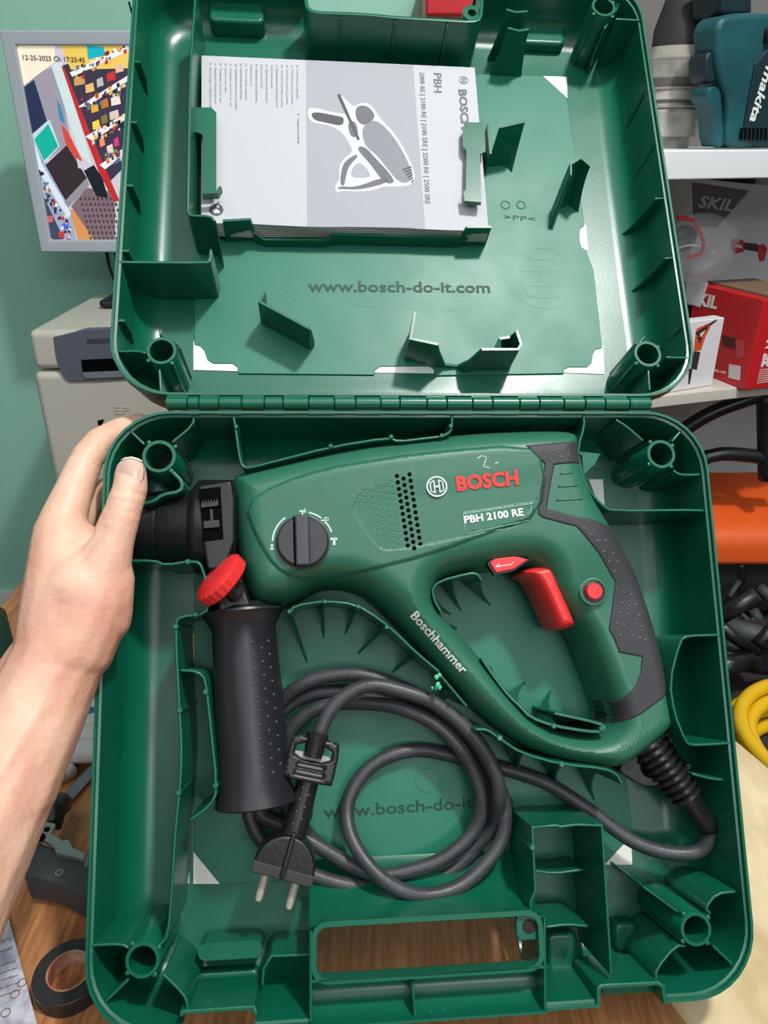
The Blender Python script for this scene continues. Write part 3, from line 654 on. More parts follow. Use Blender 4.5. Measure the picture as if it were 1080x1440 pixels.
lines = ['pl  Instrukcja oryginalna', 'cs  Původní návod k používání', 'sk  Pôvodný návod na použitie', 'hu  Eredeti használati utasítás', 'ru  Оригинальное руководство по', '     эксплуатации', 'uk  Оригінальна інструкція з', '     експлуатації', 'kk  Пайдалану нұсқаулығының', '     түпнұсқасы', 'ro  Instrucțiuni originale', 'bg  Оригинална инструкция', 'mk  Оригинално упатство за работа', 'sr  Originalno uputstvo za rad', 'sl  Izvirna navodila', 'hr  Originalne upute za rad', 'et  Algupärane kasutusjuhend', 'lv  Instrukcijas oriģinālvalodā']
for i, s in enumerate(lines):
    x = 417-i*7.2; text_mb(s, bq(x, 92-i*.2), bq(x, 92+len(s)*1.9), .0016, h=HB+.00012, th=.00006).build('print_line', INK3, bk)
text_mb('lt   Originali instrukcija', bq(418, 160), bq(418.5, 202), .0016, h=HB+.00012, th=.00006).build('print_line', INK2, bk)
c = bq(304, 295); mb = MB().lathe((c[0], c[1], HB), (0, 0, 1), [(0, 0), (.00012, 0.0001), (.00012, .0052), (0, .0052)], 28); mb.build('symbol', INK, bk)
MB().prism([(c[0]+a, c[1]+b) for a, b in ((-.003, -.0005), (0, .001), (.003, -.0015), (.0025, -.003), (-.001, -.0032))], HB+.0001, HB+.0002).build('symbol', WP, bk)
MB().lathe((c[0]+.001, c[1]+.0028, HB+.0001), (0, 0, 1), [(0, 0), (.0001, 0.0001), (.0001, .0012), (0, .0012)], 14).build('symbol', WP, bk)
# ================================================================== ROTARY HAMMER
dr = empty('rotary_hammer', FB); tag(dr, 'green corded rotary hammer drill lying in the lower half of the case', 'rotary hammer')
HM = -.030
out_px = [(326, 690), (330, 674), (345, 668), (400, 655), (480, 637), (545, 627), (600, 621), (640, 616), (700, 612), (770, 610), (797, 613), (807, 624), (810, 655), (824, 697), (846, 737), (870, 782), (884, 806), (900, 852), (914, 898), (930, 967), (938, 1013), (930, 1026), (903, 1050), (872, 1074), (852, 1078), (789, 1068), (744, 1053), (704, 1030), (660, 990), (618, 943), (580, 902), (552, 872), (530, 850), (505, 832), (470, 825), (440, 830), (415, 848), (385, 853), (362, 850), (346, 830), (334, 770), (330, 730)]
hole_px = [(607, 830), (616, 817), (640, 810), (674, 803), (722, 796), (748, 800), (772, 848), (806, 882), (828, 936), (848, 990), (854, 1014), (836, 1030), (790, 1030), (745, 1010), (715, 978), (678, 931), (640, 888), (618, 866), (606, 848)]
OUT = chaikin(B2(out_px, HM)); HOL = chaikin(B2(hole_px, HM))
TOPH = .003
pl = chaikin(B2([(344, 711), (392, 682), (459, 660), (520, 650), (591, 639), (737, 627), (764, 655), (755, 727), (700, 745), (600, 782), (515, 803), (452, 814), (415, 814), (385, 797), (359, 753)], 0), 1)
pit = chaikin(B2([(481, 699), (600, 667), (752, 650), (757, 655), (748, 735), (640, 760), (548, 777), (528, 771)], 0), 1)
mainb = B2([(300, 640), (830, 590), (840, 760), (600, 850), (300, 860)], 0)
plate = B2([(649, 722), (749, 707), (745, 733), (653, 752)], 0)
rec = [B2(P, 0) for P in ([(783, 667), (803, 665), (803, 668), (783, 670)], [(781, 686), (812, 683), (813, 686), (781, 689)], [(780, 705), (818, 703), (819, 706), (780, 708)])]
def hbody(V, D=None):
    V = np.asarray(V)[:, :2]
    if D is None: D = np.minimum(pdist(V, OUT), pdist(V, HOL))
    f = sstep(sdist(V, mainb), -.045, .012); Hm = .025+.0085*f; R = .014+.008*f
    q = np.clip(D/R, 0, 1); h = HM+Hm*(1-(1-q)**2.3)**.5
    _a, _b = Bp(600, 667, .003), Bp(752, 650, .003); _d = Vector((_b.x-_a.x, _b.y-_a.y)).normalized(); dt = (V[:, 0]-_a.x)*_d.y-(V[:, 1]-_a.y)*_d.x
    h = h+.0021*sstep(sdist(V, pl), -.0012, .0014)-.0012*sstep(sdist(V, pit), -.0005, .0005)*sstep(dt, .001, .016)+.0006*sstep(sdist(V, plate), 0, .0004)
    return h
body = relief('housing', OUT, [HOL], hbody, -.058, TOOL, dr, sp=.0014, step=.0018, extra=[(pl, (-.0011, .0003, .0013)), (pit, (-.0005, .0005)), (plate, (0, .0005))])
rub_px = [(737, 628.5), (806, 622), (830, 612), (830, 650), (777, 656), (772, 680), (766, 717), (800, 726), (843, 735), (866, 740), (892, 780), (908, 806), (924, 852), (937, 898), (952, 967), (950, 972), (906, 1005), (874, 1022), (846, 1026), (840, 1004), (866, 995), (882, 982), (897, 965), (904, 947), (906, 924), (874, 918), (867, 900), (859, 885), (864, 850), (867, 819), (841, 780), (807, 742), (790, 738), (760, 730), (753, 724), (757, 690), (763, 655)]
RUB = [tuple(p) for p in resample([tuple(Bp(x, y, -.001))[:2] for x, y in rub_px], .002)]
RUBc = [p for p in RUB]
inb = lambda q: inside(q, OUT) & ~inside(q, HOL)
relief('grip_overmold', RUBc, [], lambda V, D: hbody(V)+.0007*np.clip(D/.0006, 0, 1)+.0001, -.050, SOFT, dr, sp=.0016, rings=(.0006, .0016), step=.0016, extra=[(OUT, (0,)), (HOL, (0,))], keep=inb)
gp = B2([(781, 660), (804, 658), (812, 690), (836, 730), (768, 716)], 0)
for P in ([(787, 667), (804, 665)], [(784, 685), (811, 683)], [(781, 704), (818, 702)]):
    a, b = Bp(*P[0], .002), Bp(*P[1], .002); pts = [a.lerp(b, i/6) for i in range(7)]
    hh = hbody(np.array([(p.x, p.y) for p in pts])); MB().tube([(p.x, p.y, h) for p, h in zip(pts, hh)], .0007, 8).build('grip_ridge', TOOL, dr, smooth=True)
def surf(P): return [(x, y, float(h)) for (x, y), h in zip(P, hbody(np.array(P)))]
# rubber dimples
mb = MB()
dots = [(765, 636), (778, 634), (790, 633), (798, 637), (773, 646), (788, 643), (798, 641)] + [(821, 743), (830, 752), (840, 761), (835, 745), (848, 776), (856, 790), (864, 804), (851, 760), (862, 778), (868, 790)] + [(877, 833), (887, 836), (874, 848), (884, 852), (871, 861), (881, 864), (867, 877), (877, 879), (872, 893), (893, 850), (898, 866), (902, 881), (890, 894), (899, 897), (907, 900), (893, 878)]
for x, y in dots:
    p = Bp(x, y, 0); h = float(hbody(np.array([(p.x, p.y)]))[0]); p = Bp(x, y, h); h = float(hbody(np.array([(p.x, p.y)]))[0]); mb.ball((p.x, p.y, h+.0006), .0011, (1, 1, .6), 8)
mb.build('grip_dots', mat('grip_dot', (85, 86, 90), .35), dr, smooth=True)
# ventilation holes, drawn as flush dark discs for the shade inside them
vd = MB(); vl = MB(); TO = .002
def onb(x, y):
    p = Bp(x, y, TO); h = float(hbody(np.array([(p.x, p.y)]))[0]); p = Bp(x, y, h); return Vector((p.x, p.y, float(hbody(np.array([(p.x, p.y)]))[0])))
def disc(mb, p, r, z0, z1, seg=12): mb.lathe((p.x, p.y, p.z), (0, 0, 1), [(z0, 0), (z0, r), (z1, r), (z1, 0)], seg)
for (x0, y0, n) in ((558.2, 669.3, 12), (567.4, 673, 12), (576, 667, 12)):
    for k in range(n): disc(vd, onb(x0+1.37*k, y0+8.9*k), .00142, -.0012, .00012)
pol = [(497, 694), (552, 667), (572, 768), (545, 768)]
pa = np.array(pol, float)
for j in range(1, 9):
    for k in range(-6, 16):
        x = 558.2-9.1*j+1.37*k; y = 669.3+3.2*j+8.9*k - (4.5 if j % 2 == 0 else 0)+.5
        if inside(np.array([(x, y)]), pa)[0] or pdist(np.array([(x, y)]), pa)[0] < 2.5:
            p = onb(x, y); vl.lathe((p.x, p.y, p.z), (0, 0, 1), [(-.0003, .0015), (.0003, .0013), (.0003, .0009), (-.0002, .0007), (-.0002, 0)], 10)
vd.build('vent_hole_shade', DARK, dr); vl.build('vent_dimples', mat('tool_green_light', (58, 122, 92), .35), dr, smooth=True)
# emblem, maker's name, model plate
p = onb(614, 684.5); p.z = max(onb(614+a_, 684.5+b_).z for a_, b_ in ((0, 0), (14, 0), (-14, 0), (0, 14), (0, -14))); hlogo((p.x, p.y), .0068, p.z+.0002, .0003, 'emblem', SILVER, dr, math.radians(5), lw_=.16)
def toph(V): return hbody(V)
def line_text(s, a, b, cap, m, name, bold=.02, th=.0003, up=0.0002, shear=0):
    pa_, pb_ = onb(*a), onb(*b)
    return text_mb(s, pa_, pb_, cap, hf=lambda q: hbody(q)+up, th=th, bold=bold, shear=shear).build(name, m, dr)
line_text('BOSCH', (642.5, 690), (729.5, 681), .0088, REDP, 'maker_lettering', bold=.045, th=.0006)
P = [Vector((*q, 0)) for q in B2([(651, 723), (748, 708.5), (743, 732), (655, 751)], .004)]
P = [onb(651, 723), onb(748, 708.5), onb(743, 732), onb(655, 751)]; pts = []
for i in range(4):
    for k in range(8): pts.append(P[i].lerp(P[(i+1) % 4], k/8))
pts.append(pts[0]); MB().tube([(q_.x, q_.y, q_.z+.0004) for q_ in pts], .0003, 6).build('plate_border', mat('pale_green_line', (130, 180, 155), .5), dr)
line_text('PBH 2100 RE', (653.5, 736), (736.5, 724.5), .0046, WPRINT, 'model_lettering', bold=.03)
line_text('Boschhammer', (576, 867), (649, 948), .0052, WPRINT, 'slogan_lettering', bold=.022, th=.0002, up=.0006)
line_text('>PA6-GF30<SEBS<', (874, 1057), (928, 1020), .0034, mat('tool_green_lt', (80, 135, 110), .4), 'moulded_lettering', bold=0)
# chalk scribble left on the housing
mb = MB()
for S in ([(671, 645), (677, 641), (684, 643), (682, 650), (680, 656), (688, 658)], [(696, 652), (701, 650)]):
    mb.tube([onb(x, y)+Vector((0, 0, .0001)) for x, y in S], .0003, 6)
mb.build('chalk_mark', WPRINT, dr)
# mode dial
p = onb(426, 762); p.z += .0002
mb = MB().lathe(p, (0, 0, 1), [(-.002, .0168), (.001, .0168), (.0012, .0160)], 48); mb.lathe(p, (0, 0, 1), [(.0012, .0160), (.0045, .0156), (.0052, .0148), (.0052, 0)], 48)
dial = mb.build('mode_dial', mat('dial_black', (44, 46, 50), .45, bump=.1, bscale=300), dr, smooth='auto')
a = math.radians(88); 
mb = MB(); wv = .0044; L = .0156
mb.box((-wv, -L, .004), (wv*.95, L, .0098))
MT = Matrix.Translation(p) @ Matrix.Rotation(math.radians(1), 4, 'Z'); mb.build('pointer_grip', mat('dial_bar', (58, 61, 66), .4), dial, bevel=.0012, M=MT)
mb = MB().box((-wv-.0012, -L*.98, .0050), (-wv-.0002, L*.98, .0056)); mb.build('grip_groove', DARK, dial, M=MT)
mb = MB()
for a0, a1 in ((125, 178), (52, 78), (18, 42)):
    P = ring2d((p.x, p.y), .0182, .0192, 14, math.radians(a0), math.radians(a1)); mb.prism(P, p.z-.002, p.z+.0003)
c_ = (p.x, p.y)
for a0 in (90, 44, 6, -172):
    x, y = p.x+.0192*math.cos(math.radians(a0)), p.y+.0192*math.sin(math.radians(a0))
    if a0 == 90: mb.box((x-.002, y-.0006, p.z-.002), (x+.002, y+.0006, p.z+.0003)); mb.box((x-.0006, y-.0025, p.z-.002), (x+.0003, y+.001, p.z+.0003)); mb.box((x+.001, y-.001, p.z-.002), (x+.0016, y+.0018, p.z+.0003))
    elif a0 == 44: mb.box((x-.0025, y-.0004, p.z-.002), (x+.0022, y+.0004, p.z+.0003)); mb.box((x-.0004, y-.002, p.z-.002), (x+.0004, y+.002, p.z+.0003)); ring_mb(mb, (x+.001, y+.0008), .0008, .0013, p.z-.002, p.z+.0003, 12)
    elif a0 == 6: mb.box((x-.0022, y-.0012, p.z-.003), (x+.0022, y+.0002, p.z+.0003)); mb.box((x-.0005, y-.0045, p.z-.003), (x+.001, y-.0002, p.z+.0003))
    else: mb.box((x-.001, y-.002, p.z-.003), (x+.001, y-.0006, p.z+.0003)); mb.box((x-.0008, y, p.z-.003), (x+.0008, y+.0014, p.z+.0003))
mb.build('dial_scale', mat('scale_print', (190, 215, 200), .5), dr)
# direction switch, trigger, lock-on button
P = [tuple(onb(x, y))[:2] for x, y in ((684, 794), (694, 786), (722, 782.5), (733, 791), (721, 801), (697, 806))]; hz = max(onb(x_, y_).z for x_, y_ in ((690, 787), (722, 783), (708, 790), (700, 803), (728, 795)))-.0006
mb = MB().prism(P, hz-.006, hz+.0016); sw = mb.build('direction_switch', RED, dr, bevel=.0008)
P = [(x, y) for x, y in [(696, 798), (703, 792), (703, 795), (717, 792), (721, 789)]]
mb = MB().tube([Bp(x, y, hz+.0018) for x, y in [(697, 797), (702, 793), (703, 797), (697, 797), (719, 794), (722, 790)]], .0003, 6); mb.build('arrow_mark', WPRINT, sw)
P = [(x, y) for x, y in [tuple(onb(a, b))[:2] for a, b in ((681, 795), (692, 784), (723, 780), (736, 791), (722, 803), (696, 808))]]
MB().prism(P, hz-.006, hz+.0002).build('switch_surround', BLACK, dr)
trg = chaikin(B2([(735, 806), (740, 799), (768, 792), (779, 794), (784, 806), (790, 826), (812, 876), (809, 882), (788, 887), (782, 880), (766, 842), (754, 818), (744, 810)], -.012), 2)
relief('trigger', trg, [], lambda V, D: -.022+.014*(1-(1-np.clip(D/.006, 0, 1))**2)**.5, -.046, RED, dr, sp=.0016, rings=(.0004, .0012, .0026), step=.0015)
p = onb(833.5, 832); p.z = max(onb(833+a_, 832+b_).z for a_, b_ in ((0, 0), (14, 0), (-14, 0), (0, 14), (0, -14)))-.0004; z = p.z
MB().lathe(p, (0, 0, 1), [(-.004, .0092), (.0006, .0092), (.0010, .0086), (.0010, .0076), (-.001, .0074)], 36).build('button_collar', TOOL, dr, smooth='auto')
MB().lathe(p, (0, 0, 1), [(.0002, .0075), (.0003, 0)], 36).build('button_well', BLACK, dr)
MB().lathe(p, (0, 0, 1), [(0, .0056), (.0026, .0054), (.0034, .0046), (.0036, 0)], 32).build('lock_button', RED, dr, smooth='auto')
# chuck and clamp collar: axis along u
ac = Bp(300, 742, -.030); AX = Vector((1, -.02, 0)).normalized()
def xu(x): return Bp(x, 742, -.010).x-ac.x
prof = [(xu(166), 0), (xu(166), .0195), (xu(172), .0215), (xu(200), .0228), (xu(216), .0238), (xu(218), .0232), (xu(221), .0240), (xu(262), .0252), (xu(266), .0262), (xu(272), .0290), (xu(276), .0296), (xu(276), 0)]
MB().lathe((ac.x, ac.y, ac.z), AX, prof, 64).build('chuck_sleeve', mat('chuck_black', (20, 21, 23), .42, bump=.22, bscale=90, stretch=(14, 1, 1)), dr, smooth='auto')
prof = [(xu(268), 0), (xu(268), .0285), (xu(273), .0310), (xu(278), .0318), (xu(318), .0318), (xu(325), .0312), (xu(332), .030), (xu(332), 0)]
MB().lathe((ac.x, ac.y, ac.z), AX, prof, 64).build('clamp_collar', BLACK, dr, smooth='auto')
def wq(x, y, h): p_ = Bp(x, y, h); return (p_.x, p_.y)
mb = MB().prism([wq(x, y, .003) for x, y in ((278, 682), (325, 674), (330, 700), (330, 760), (316, 800), (291, 802), (284, 760))], -.03, .0024); mb.build('collar_housing', BLACK, dr, bevel=.002)
mb = MB().prism([wq(x, y, .003) for x, y in ((279, 688), (310, 684), (314, 758), (286, 762))], .0015, .0027); mb.build('stop_window_shade', DARK, dr)  # dark plate on the housing, painting the shade inside the window
mb = MB(); 
mb.prism([wq(x, y, .004) for x, y in ((283, 708), (307, 705), (307, 711), (283, 714))], .002, .0042)
for i in range(6): mb.prism([wq(x, y, .004) for x, y in ((284+i*4, 704.5-i*.4), (286+i*4, 704.3-i*.4), (286+i*4, 709), (284+i*4, 709))], .002, .0042)
mb.prism([wq(x, y, .004) for x, y in ((286, 733), (308, 731), (309, 741), (287, 743))], .002, .0044); mb.prism([wq(x, y, .004) for x, y in ((295, 716), (299, 716), (300, 733), (296, 733))], .002, .0036)
mb.build('stop_ratchet', mat('charcoal', (36, 37, 40), .45), dr)
# auxiliary handle
A0 = Bp(341, 857, -.022); A1 = Bp(361, 1131, -.020); AD = (A1-A0).normalized(); LL = (A1-A0).length
sR = .46/1080
prof = [(-.004, 0), (-.004, .0160), (.0, .0205), (.0005, .0262), (.0020, .0266), (.0035, .0250), (.012, .0202), (.030, .0206), (.060, .0216), (.090, .0222), (LL-.014, .0228), (LL-.006, .0242), (LL-.001, .0254), (LL, .0244), (LL, 0)]
ah = MB().lathe(A0, AD, prof, 64).build('side_handle', HANDLE, dr, smooth='auto')
mb = MB(); B_ = AD.cross(Vector((0, 0, 1))).normalized(); Nn = B_.cross(AD)
for row, ang in enumerate((18, 34, 50)):
    for k in range(14-row):
        s_ = .022+k*.0082+(.004 if row % 2 else 0); 
        if s_ > LL-.018: continue
        r_ = np.interp(s_, [q_[0] for q_ in prof], [q_[1] for q_ in prof]); a = math.radians(ang)
        v = (Vector((0, 0, 1))-AD*AD.z).normalized(); sd = AD.cross(v).normalized()
        if sd.x < 0: sd = -sd
        c = A0+AD*s_+(v*math.cos(a)+sd*math.sin(a))*float(r_); mb.ball(c, .0010, (1, 1, 1), 8)
mb.build('grip_dots', mat('dot_grey', (70, 72, 78), .35), ah, smooth=True)
mb = MB().prism([wq(x, y, 0) for x, y in ((290, 795), (331, 790), (344, 825), (352, 848), (372, 866), (306, 866), (298, 835))], -.036, -.004); mb.build('clamp_neck', BLACK, dr, bevel=.003)
# red clamping knob, an edge-on scalloped disc
kc = Bp(311, 815, .004); ax = Vector((-.68, .60, .40)).normalized()
mb = MB(); seg = 96; O_ = kc; x_ = ax.cross(Vector((0, 0, 1))).normalized(); y_ = ax.cross(x_)
rows = [(-.005, .0), (-.005, .0155), (-.0035, .0175), (.0025, .0180), (.0045, .0160), (.0058, .010), (.0062, 0)]; vs = []
for z_, r_ in rows:
    for j in range(seg):
        rr = r_*(1+(.014*(1 if (j//2) % 2 else -1) if .016 < r_ < .0181 else 0)); q_ = 2*PI*j/seg
        vs.append(O_+ax*z_+(x_*math.cos(q_)+y_*math.sin(q_))*max(rr, 1e-5))
fs = [(i*seg+j, i*seg+(j+1) % seg, (i+1)*seg+(j+1) % seg, (i+1)*seg+j) for i in range(len(rows)-1) for j in range(seg)]
mb.add(vs, fs).build('clamp_knob', RED, dr, smooth='auto')
MB().lathe(kc, -ax, [(.003, .006), (.014, .0065), (.014, 0)], 24).build('knob_shaft', BLACK, dr, smooth='auto')
# cord guard and hanging loop
g0 = Bp(905, 1040, -.026); g1 = Bp(972, 1128, -.022); gd = (g1-g0).normalized(); gl = (g1-g0).length; prof = [(-.006, .0)]
n = 10
for i in range(n):
    z_ = -.004+i*(gl+.002)/n; st = (gl+.002)/n; R_ = .0150-.0050*i/n; prof += [(z_, R_-.0022), (z_+st*.15, R_), (z_+st*.6, R_), (z_+st*.75, R_-.0022)]
prof += [(gl, .007), (gl, 0)]
MB().lathe(g0, gd, prof, 40).build('cord_guard', BLACK, dr, smooth='auto')
mb = MB().prism(chaikin(B2([(858, 1078), (905, 1045), (936, 1022), (948, 1030), (930, 1050), (905, 1062), (893, 1072), (898, 1090), (925, 1092), (960, 1068), (968, 1078), (930, 1100), (900, 1104), (880, 1092)], -.03), 2), -.036, -.022); mb.build('hanging_loop', BLACK, dr, bevel=.001)
# power cord
def Q(x, y, h): return Bp(x, y, h)
path = [Q(965, 1118, -.024), Q(982, 1140, -.026), Q(997, 1165, -.028), Q(986, 1195, -.032), Q(945, 1200, -.036), Q(890, 1183, -.040), Q(830, 1140, -.045), Q(770, 1102, -.050), Q(712, 1082, -.054), Q(650, 1066, -.055), Q(596, 1055, -.054), Q(556, 1060, -.053), Q(520, 1079, -.052), Q(495, 1112, -.050), Q(488, 1148, -.046), Q(498, 1186, -.038), Q(527, 1226, -.030), Q(565, 1252, -.028), Q(603, 1259, -.030), Q(645, 1247, -.033), Q(681, 1217, -.036), Q(706, 1178, -.038), Q(709, 1132, -.037), Q(692, 1085, -.036), Q(665, 1042, -.035), Q(622, 1000, -.035), Q(576, 972, -.037), Q(527, 953, -.038), Q(482, 948, -.040), Q(430, 960, -.044), Q(391, 992, -.050), Q(362, 1050, -.055), Q(350, 1110, -.055), Q(352, 1150, -.052), Q(368, 1182, -.050), Q(402, 1212, -.048), Q(442, 1231, -.047), Q(486, 1244, -.045), Q(542, 1249, -.050), Q(600, 1243, -.052), Q(650, 1212, -.053), Q(685, 1165, -.052), Q(688, 1118, -.047), Q(664, 1070, -.043), Q(626, 1026, -.043), Q(577, 995, -.044), Q(524, 978, -.047), Q(470, 972, -.050), Q(426, 980, -.053), Q(388, 1012, -.056), Q(366, 1080, -.056), Q(364, 1140, -.052), Q(395, 1160, -.050), Q(440, 1185, -.047), Q(490, 1214, -.046), Q(530, 1230, -.045), Q(570, 1226, -.044), Q(625, 1206, -.044), Q(668, 1165, -.045), Q(676, 1118, -.040), Q(656, 1065, -.034), Q(618, 1022, -.032), Q(573, 999, -.034), Q(530, 990, -.040), Q(470, 990, -.046), Q(432, 1004, -.050), Q(404, 1034, -.052), Q(390, 1080, -.052), Q(396, 1120, -.052), Q(425, 1165, -.052), Q(470, 1205, -.053), Q(540, 1236, -.056), Q(620, 1222, -.056), Q(690, 1168, -.048), Q(702, 1120, -.030), Q(693, 1078, -.026), Q(661, 1030, -.024), Q(613, 990, -.024), Q(560, 970, -.024), Q(520, 964, -.024), Q(487, 977, -.024), Q(465, 998, -.024), Q(450, 1030, -.023), Q(442, 1062, -.022), Q(434, 1110, -.022), Q(428, 1150, -.022)]
cp = catmull(path, .0035); cord = MB().tube(cp, .0047, 14).build('power_cord', CORD, dr, smooth=True)
st = [Q(967, 1121, -.023), Q(982, 1143, -.026), Q(997, 1166, -.028), Q(990, 1190, -.031)]
sp_ = catmull(st, .003); MB().tube(sp_[:int(len(sp_)*.8)], [.0072-.0012*i/len(sp_) for i in range(int(len(sp_)*.8))], 16).build('cord_sleeve', BLACK, dr, smooth=True)
# plug and its clip
def oriented(a, b, h):
    """frame in the plane of the case: y runs from a to b"""
    A = Bp(*a, h); B_ = Bp(*b, h); y = (B_-A).normalized(); x = Vector((y.y, -y.x, 0)); M = Matrix((x, y, Vector((0, 0, 1)))).transposed().to_4x4(); M.translation = A; return M, (B_-A).length
Mp, Lp_ = oriented((397, 1228), (447, 1050), -.016)   # from the pins' face up the cord
px_m = .49/1080
plug = MB()
prof = [(.012, 0), (.012, .0085), (.030, .0078), (.040, .0072), (.058, .0066), (.066, .0062), (.066, 0)]
plug.lathe((0, 0, -.002), (0, 1, 0), prof, 32)
plug = plug.build('plug', BLACK, dr, smooth='auto', M=Mp)
hd = [(-.0185, 0), (.0185, 0), (.0188, .006), (.0165, .014), (.011, .0205), (.004, .0235), (-.004, .0235), (-.011, .0205), (-.0165, .014), (-.0188, .006)]
MB().prism(chaikin(hd, 1), -.012, .009).build('plug_head', BLACK, plug, bevel=.002, seg=3)
MB().prism([(-.0188, -.0015), (.0188, -.0015), (.0188, .0055), (-.0188, .0055)], -.0125, .0094).build('plug_face', mat('plug_grey', (52, 52, 50), .7, bump=.3, bscale=200), plug, bevel=.001)
MB().box((-.0016, 0, .007), (.0016, .026, .0112)).build('plug_rib', BLACK, plug, bevel=.001)
for s in (-1, 1):
    MB().lathe((s*.0095, -.001, -.003), (0, -1, 0), [(0, .0024), (.0165, .0024), (.0180, .0018), (.0182, 0)], 20).build('plug_pin', STEEL, plug, smooth='auto')
mb = MB()
for k in range(8): mb.ball((.0022 if k % 2 else -.002, .030+k*.0036, .0052), .0008, (1, 1, 1), 8)
mb.build('grip_dots', mat('dot_grey2', (80, 82, 86), .4), plug, smooth=True)
Mc, _ = oriented((432, 1100), (444, 1045), -.008)
ol = chaikin([(-.0145, 0), (.0145, 0), (.0155, .002), (.0155, .024), (.012, .0262), (-.012, .0262), (-.0155, .024), (-.0155, .002)], 1)
hA = chaikin([(-.0112, .0125), (.0112, .0125), (.0112, .0225), (-.0112, .0225)], 1)
clip = relief('cord_clip', ol, [hA, rrect(-.008, .0080, .008, .0100, .0009, 3), rrect(-.0085, .0040, .0085, .0060, .0009, 3)], lambda V, D: .0016*np.clip(D/.0008, 0, 1)**.5, -.004, HANDLE, dr, sp=.002, rings=(.0006,), step=.0012)
clip.matrix_local = Mc
MB().box((-.011, .0035, -.0045), (.011, .0105, -.003)).build('clip_back', mat('pale_grey_inlay', (190, 188, 178), .7), clip)
MB().box((-.0112, .0125, -.0045), (.0112, .0165, -.003)).build('clip_back', mat('pale_grey_inlay2', (160, 165, 160), .7), clip)
MB().lathe((0, .0195, -.001), (0, 1, 0), [(-.0045, 0), (-.0045, .0058), (.003, .0062), (.0095, .0070), (.0095, 0)], 28).build('cord_saddle', BLACK, clip, smooth='auto')
# torn green plastic crumb on the divider
c = Bp(612, 957, -.010); mb = MB(); rr = random.Random(5)
for k in range(9): mb.ball((c.x+rr.uniform(-.003, .003), c.y+rr.uniform(-.0045, .0045), c.z+rr.uniform(-.002, .002)), .0014, (rr.uniform(.5, 1.3), rr.uniform(.8, 1.6), 1), 6)
mb.build('torn_edge', mat('bright_green_crumb', (70, 190, 140), .4), base)
# ================================================================== HAND AND FOREARM
SKIN = mat('skin', (230, 190, 164), .5, rgb2=(216, 160, 136), vscale=22, bump=.28, bscale=230, sss=.12)
def limb(chain, n=10):
    """chain: (px,py,h,radius_m[,flat]) joints; returns closely spaced spheres"""
    P = [(*Bp(c[0], c[1], c[2]), c[3]) for c in chain]; out = []
    for a, b in zip(P[:-1], P[1:]):
        for i in range(n):
            t = i/n; out.append(tuple(a[k]+(b[k]-a[k])*t for k in range(4)))
    out.append(P[-1]); return out
S = []
# thumb lying over the rim
S += limb([(184, 665, .014, .0096), (183, 688, .016, .0106), (172, 722, .018, .0112), (158, 762, .018, .0128), (140, 810, .016, .0175), (118, 860, .014, .0215)])
# index finger wrapping the outer wall
S += limb([(196, 596, -.034, .0076), (168, 606, -.024, .0088), (140, 622, -.014, .0098), (122, 645, -.008, .0106), (104, 690, -.002, .0118), (86, 740, .004, .0145), (88, 790, .006, .018)])
# middle, ring, little finger tucked behind and below the case
S += limb([(176, 680, -.044, .0080), (150, 690, -.038, .0092), (122, 708, -.026, .0105), (100, 745, -.014, .0130), (90, 800, -.006, .0175)])
S += limb([(186, 770, -.070, .0080), (140, 765, -.058, .0092), (112, 780, -.040, .0105), (96, 810, -.020, .0140), (90, 850, -.012, .018)])
S += limb([(186, 850, -.072, .0072), (140, 842, -.060, .0085), (112, 850, -.044, .010), (98, 875, -.026, .0135), (88, 905, -.014, .018)])
# palm and back of the hand
for ch in ([(88, 755, .004, .018), (90, 840, .012, .024), (80, 925, .012, .025)], [(142, 800, .014, .018), (133, 848, .014, .022), (100, 910, .014, .025)], [(112, 770, .004, .016), (110, 830, .014, .024)], [(156, 815, .014, .014), (142, 868, .012, .018)]): S += limb(ch)
# wrist and forearm towards the camera
S += limb([(100, 890, .012, .025), (72, 950, .014, .0270), (44, 1010, .020, .0285), (8, 1075, .030, .0310), (-42, 1165, .046, .0350), (-96, 1260, .066, .038), (-165, 1390, .095, .041)], 14)
S += limb([(58, 930, .008, .020), (34, 985, .012, .0245), (-6, 1060, .022, .028)])
arm = empty('left_arm', FB); tag(arm, 'bare left hand and forearm gripping the green case, thumb over its rim', 'person')
mb = MB()
for x, y, z, r in S: mb.ball((x, y, z), r, (1, 1, 1), 14)
ho = mb.build('hand', SKIN, None, smooth=True, weld=False)
r_ = ho.modifiers.new('r', 'REMESH'); r_.mode = 'VOXEL'; r_.voxel_size = .0014; r_.use_smooth_shade = True
s_ = ho.modifiers.new('s', 'SMOOTH'); s_.factor = .5; s_.iterations = 14
bpy.context.view_layer.update(); dg = bpy.context.evaluated_depsgraph_get(); me = bpy.data.meshes.new_from_object(ho.evaluated_get(dg)); ho.modifiers.clear(); ho.data = me; ho.parent = arm; me.shade_smooth()
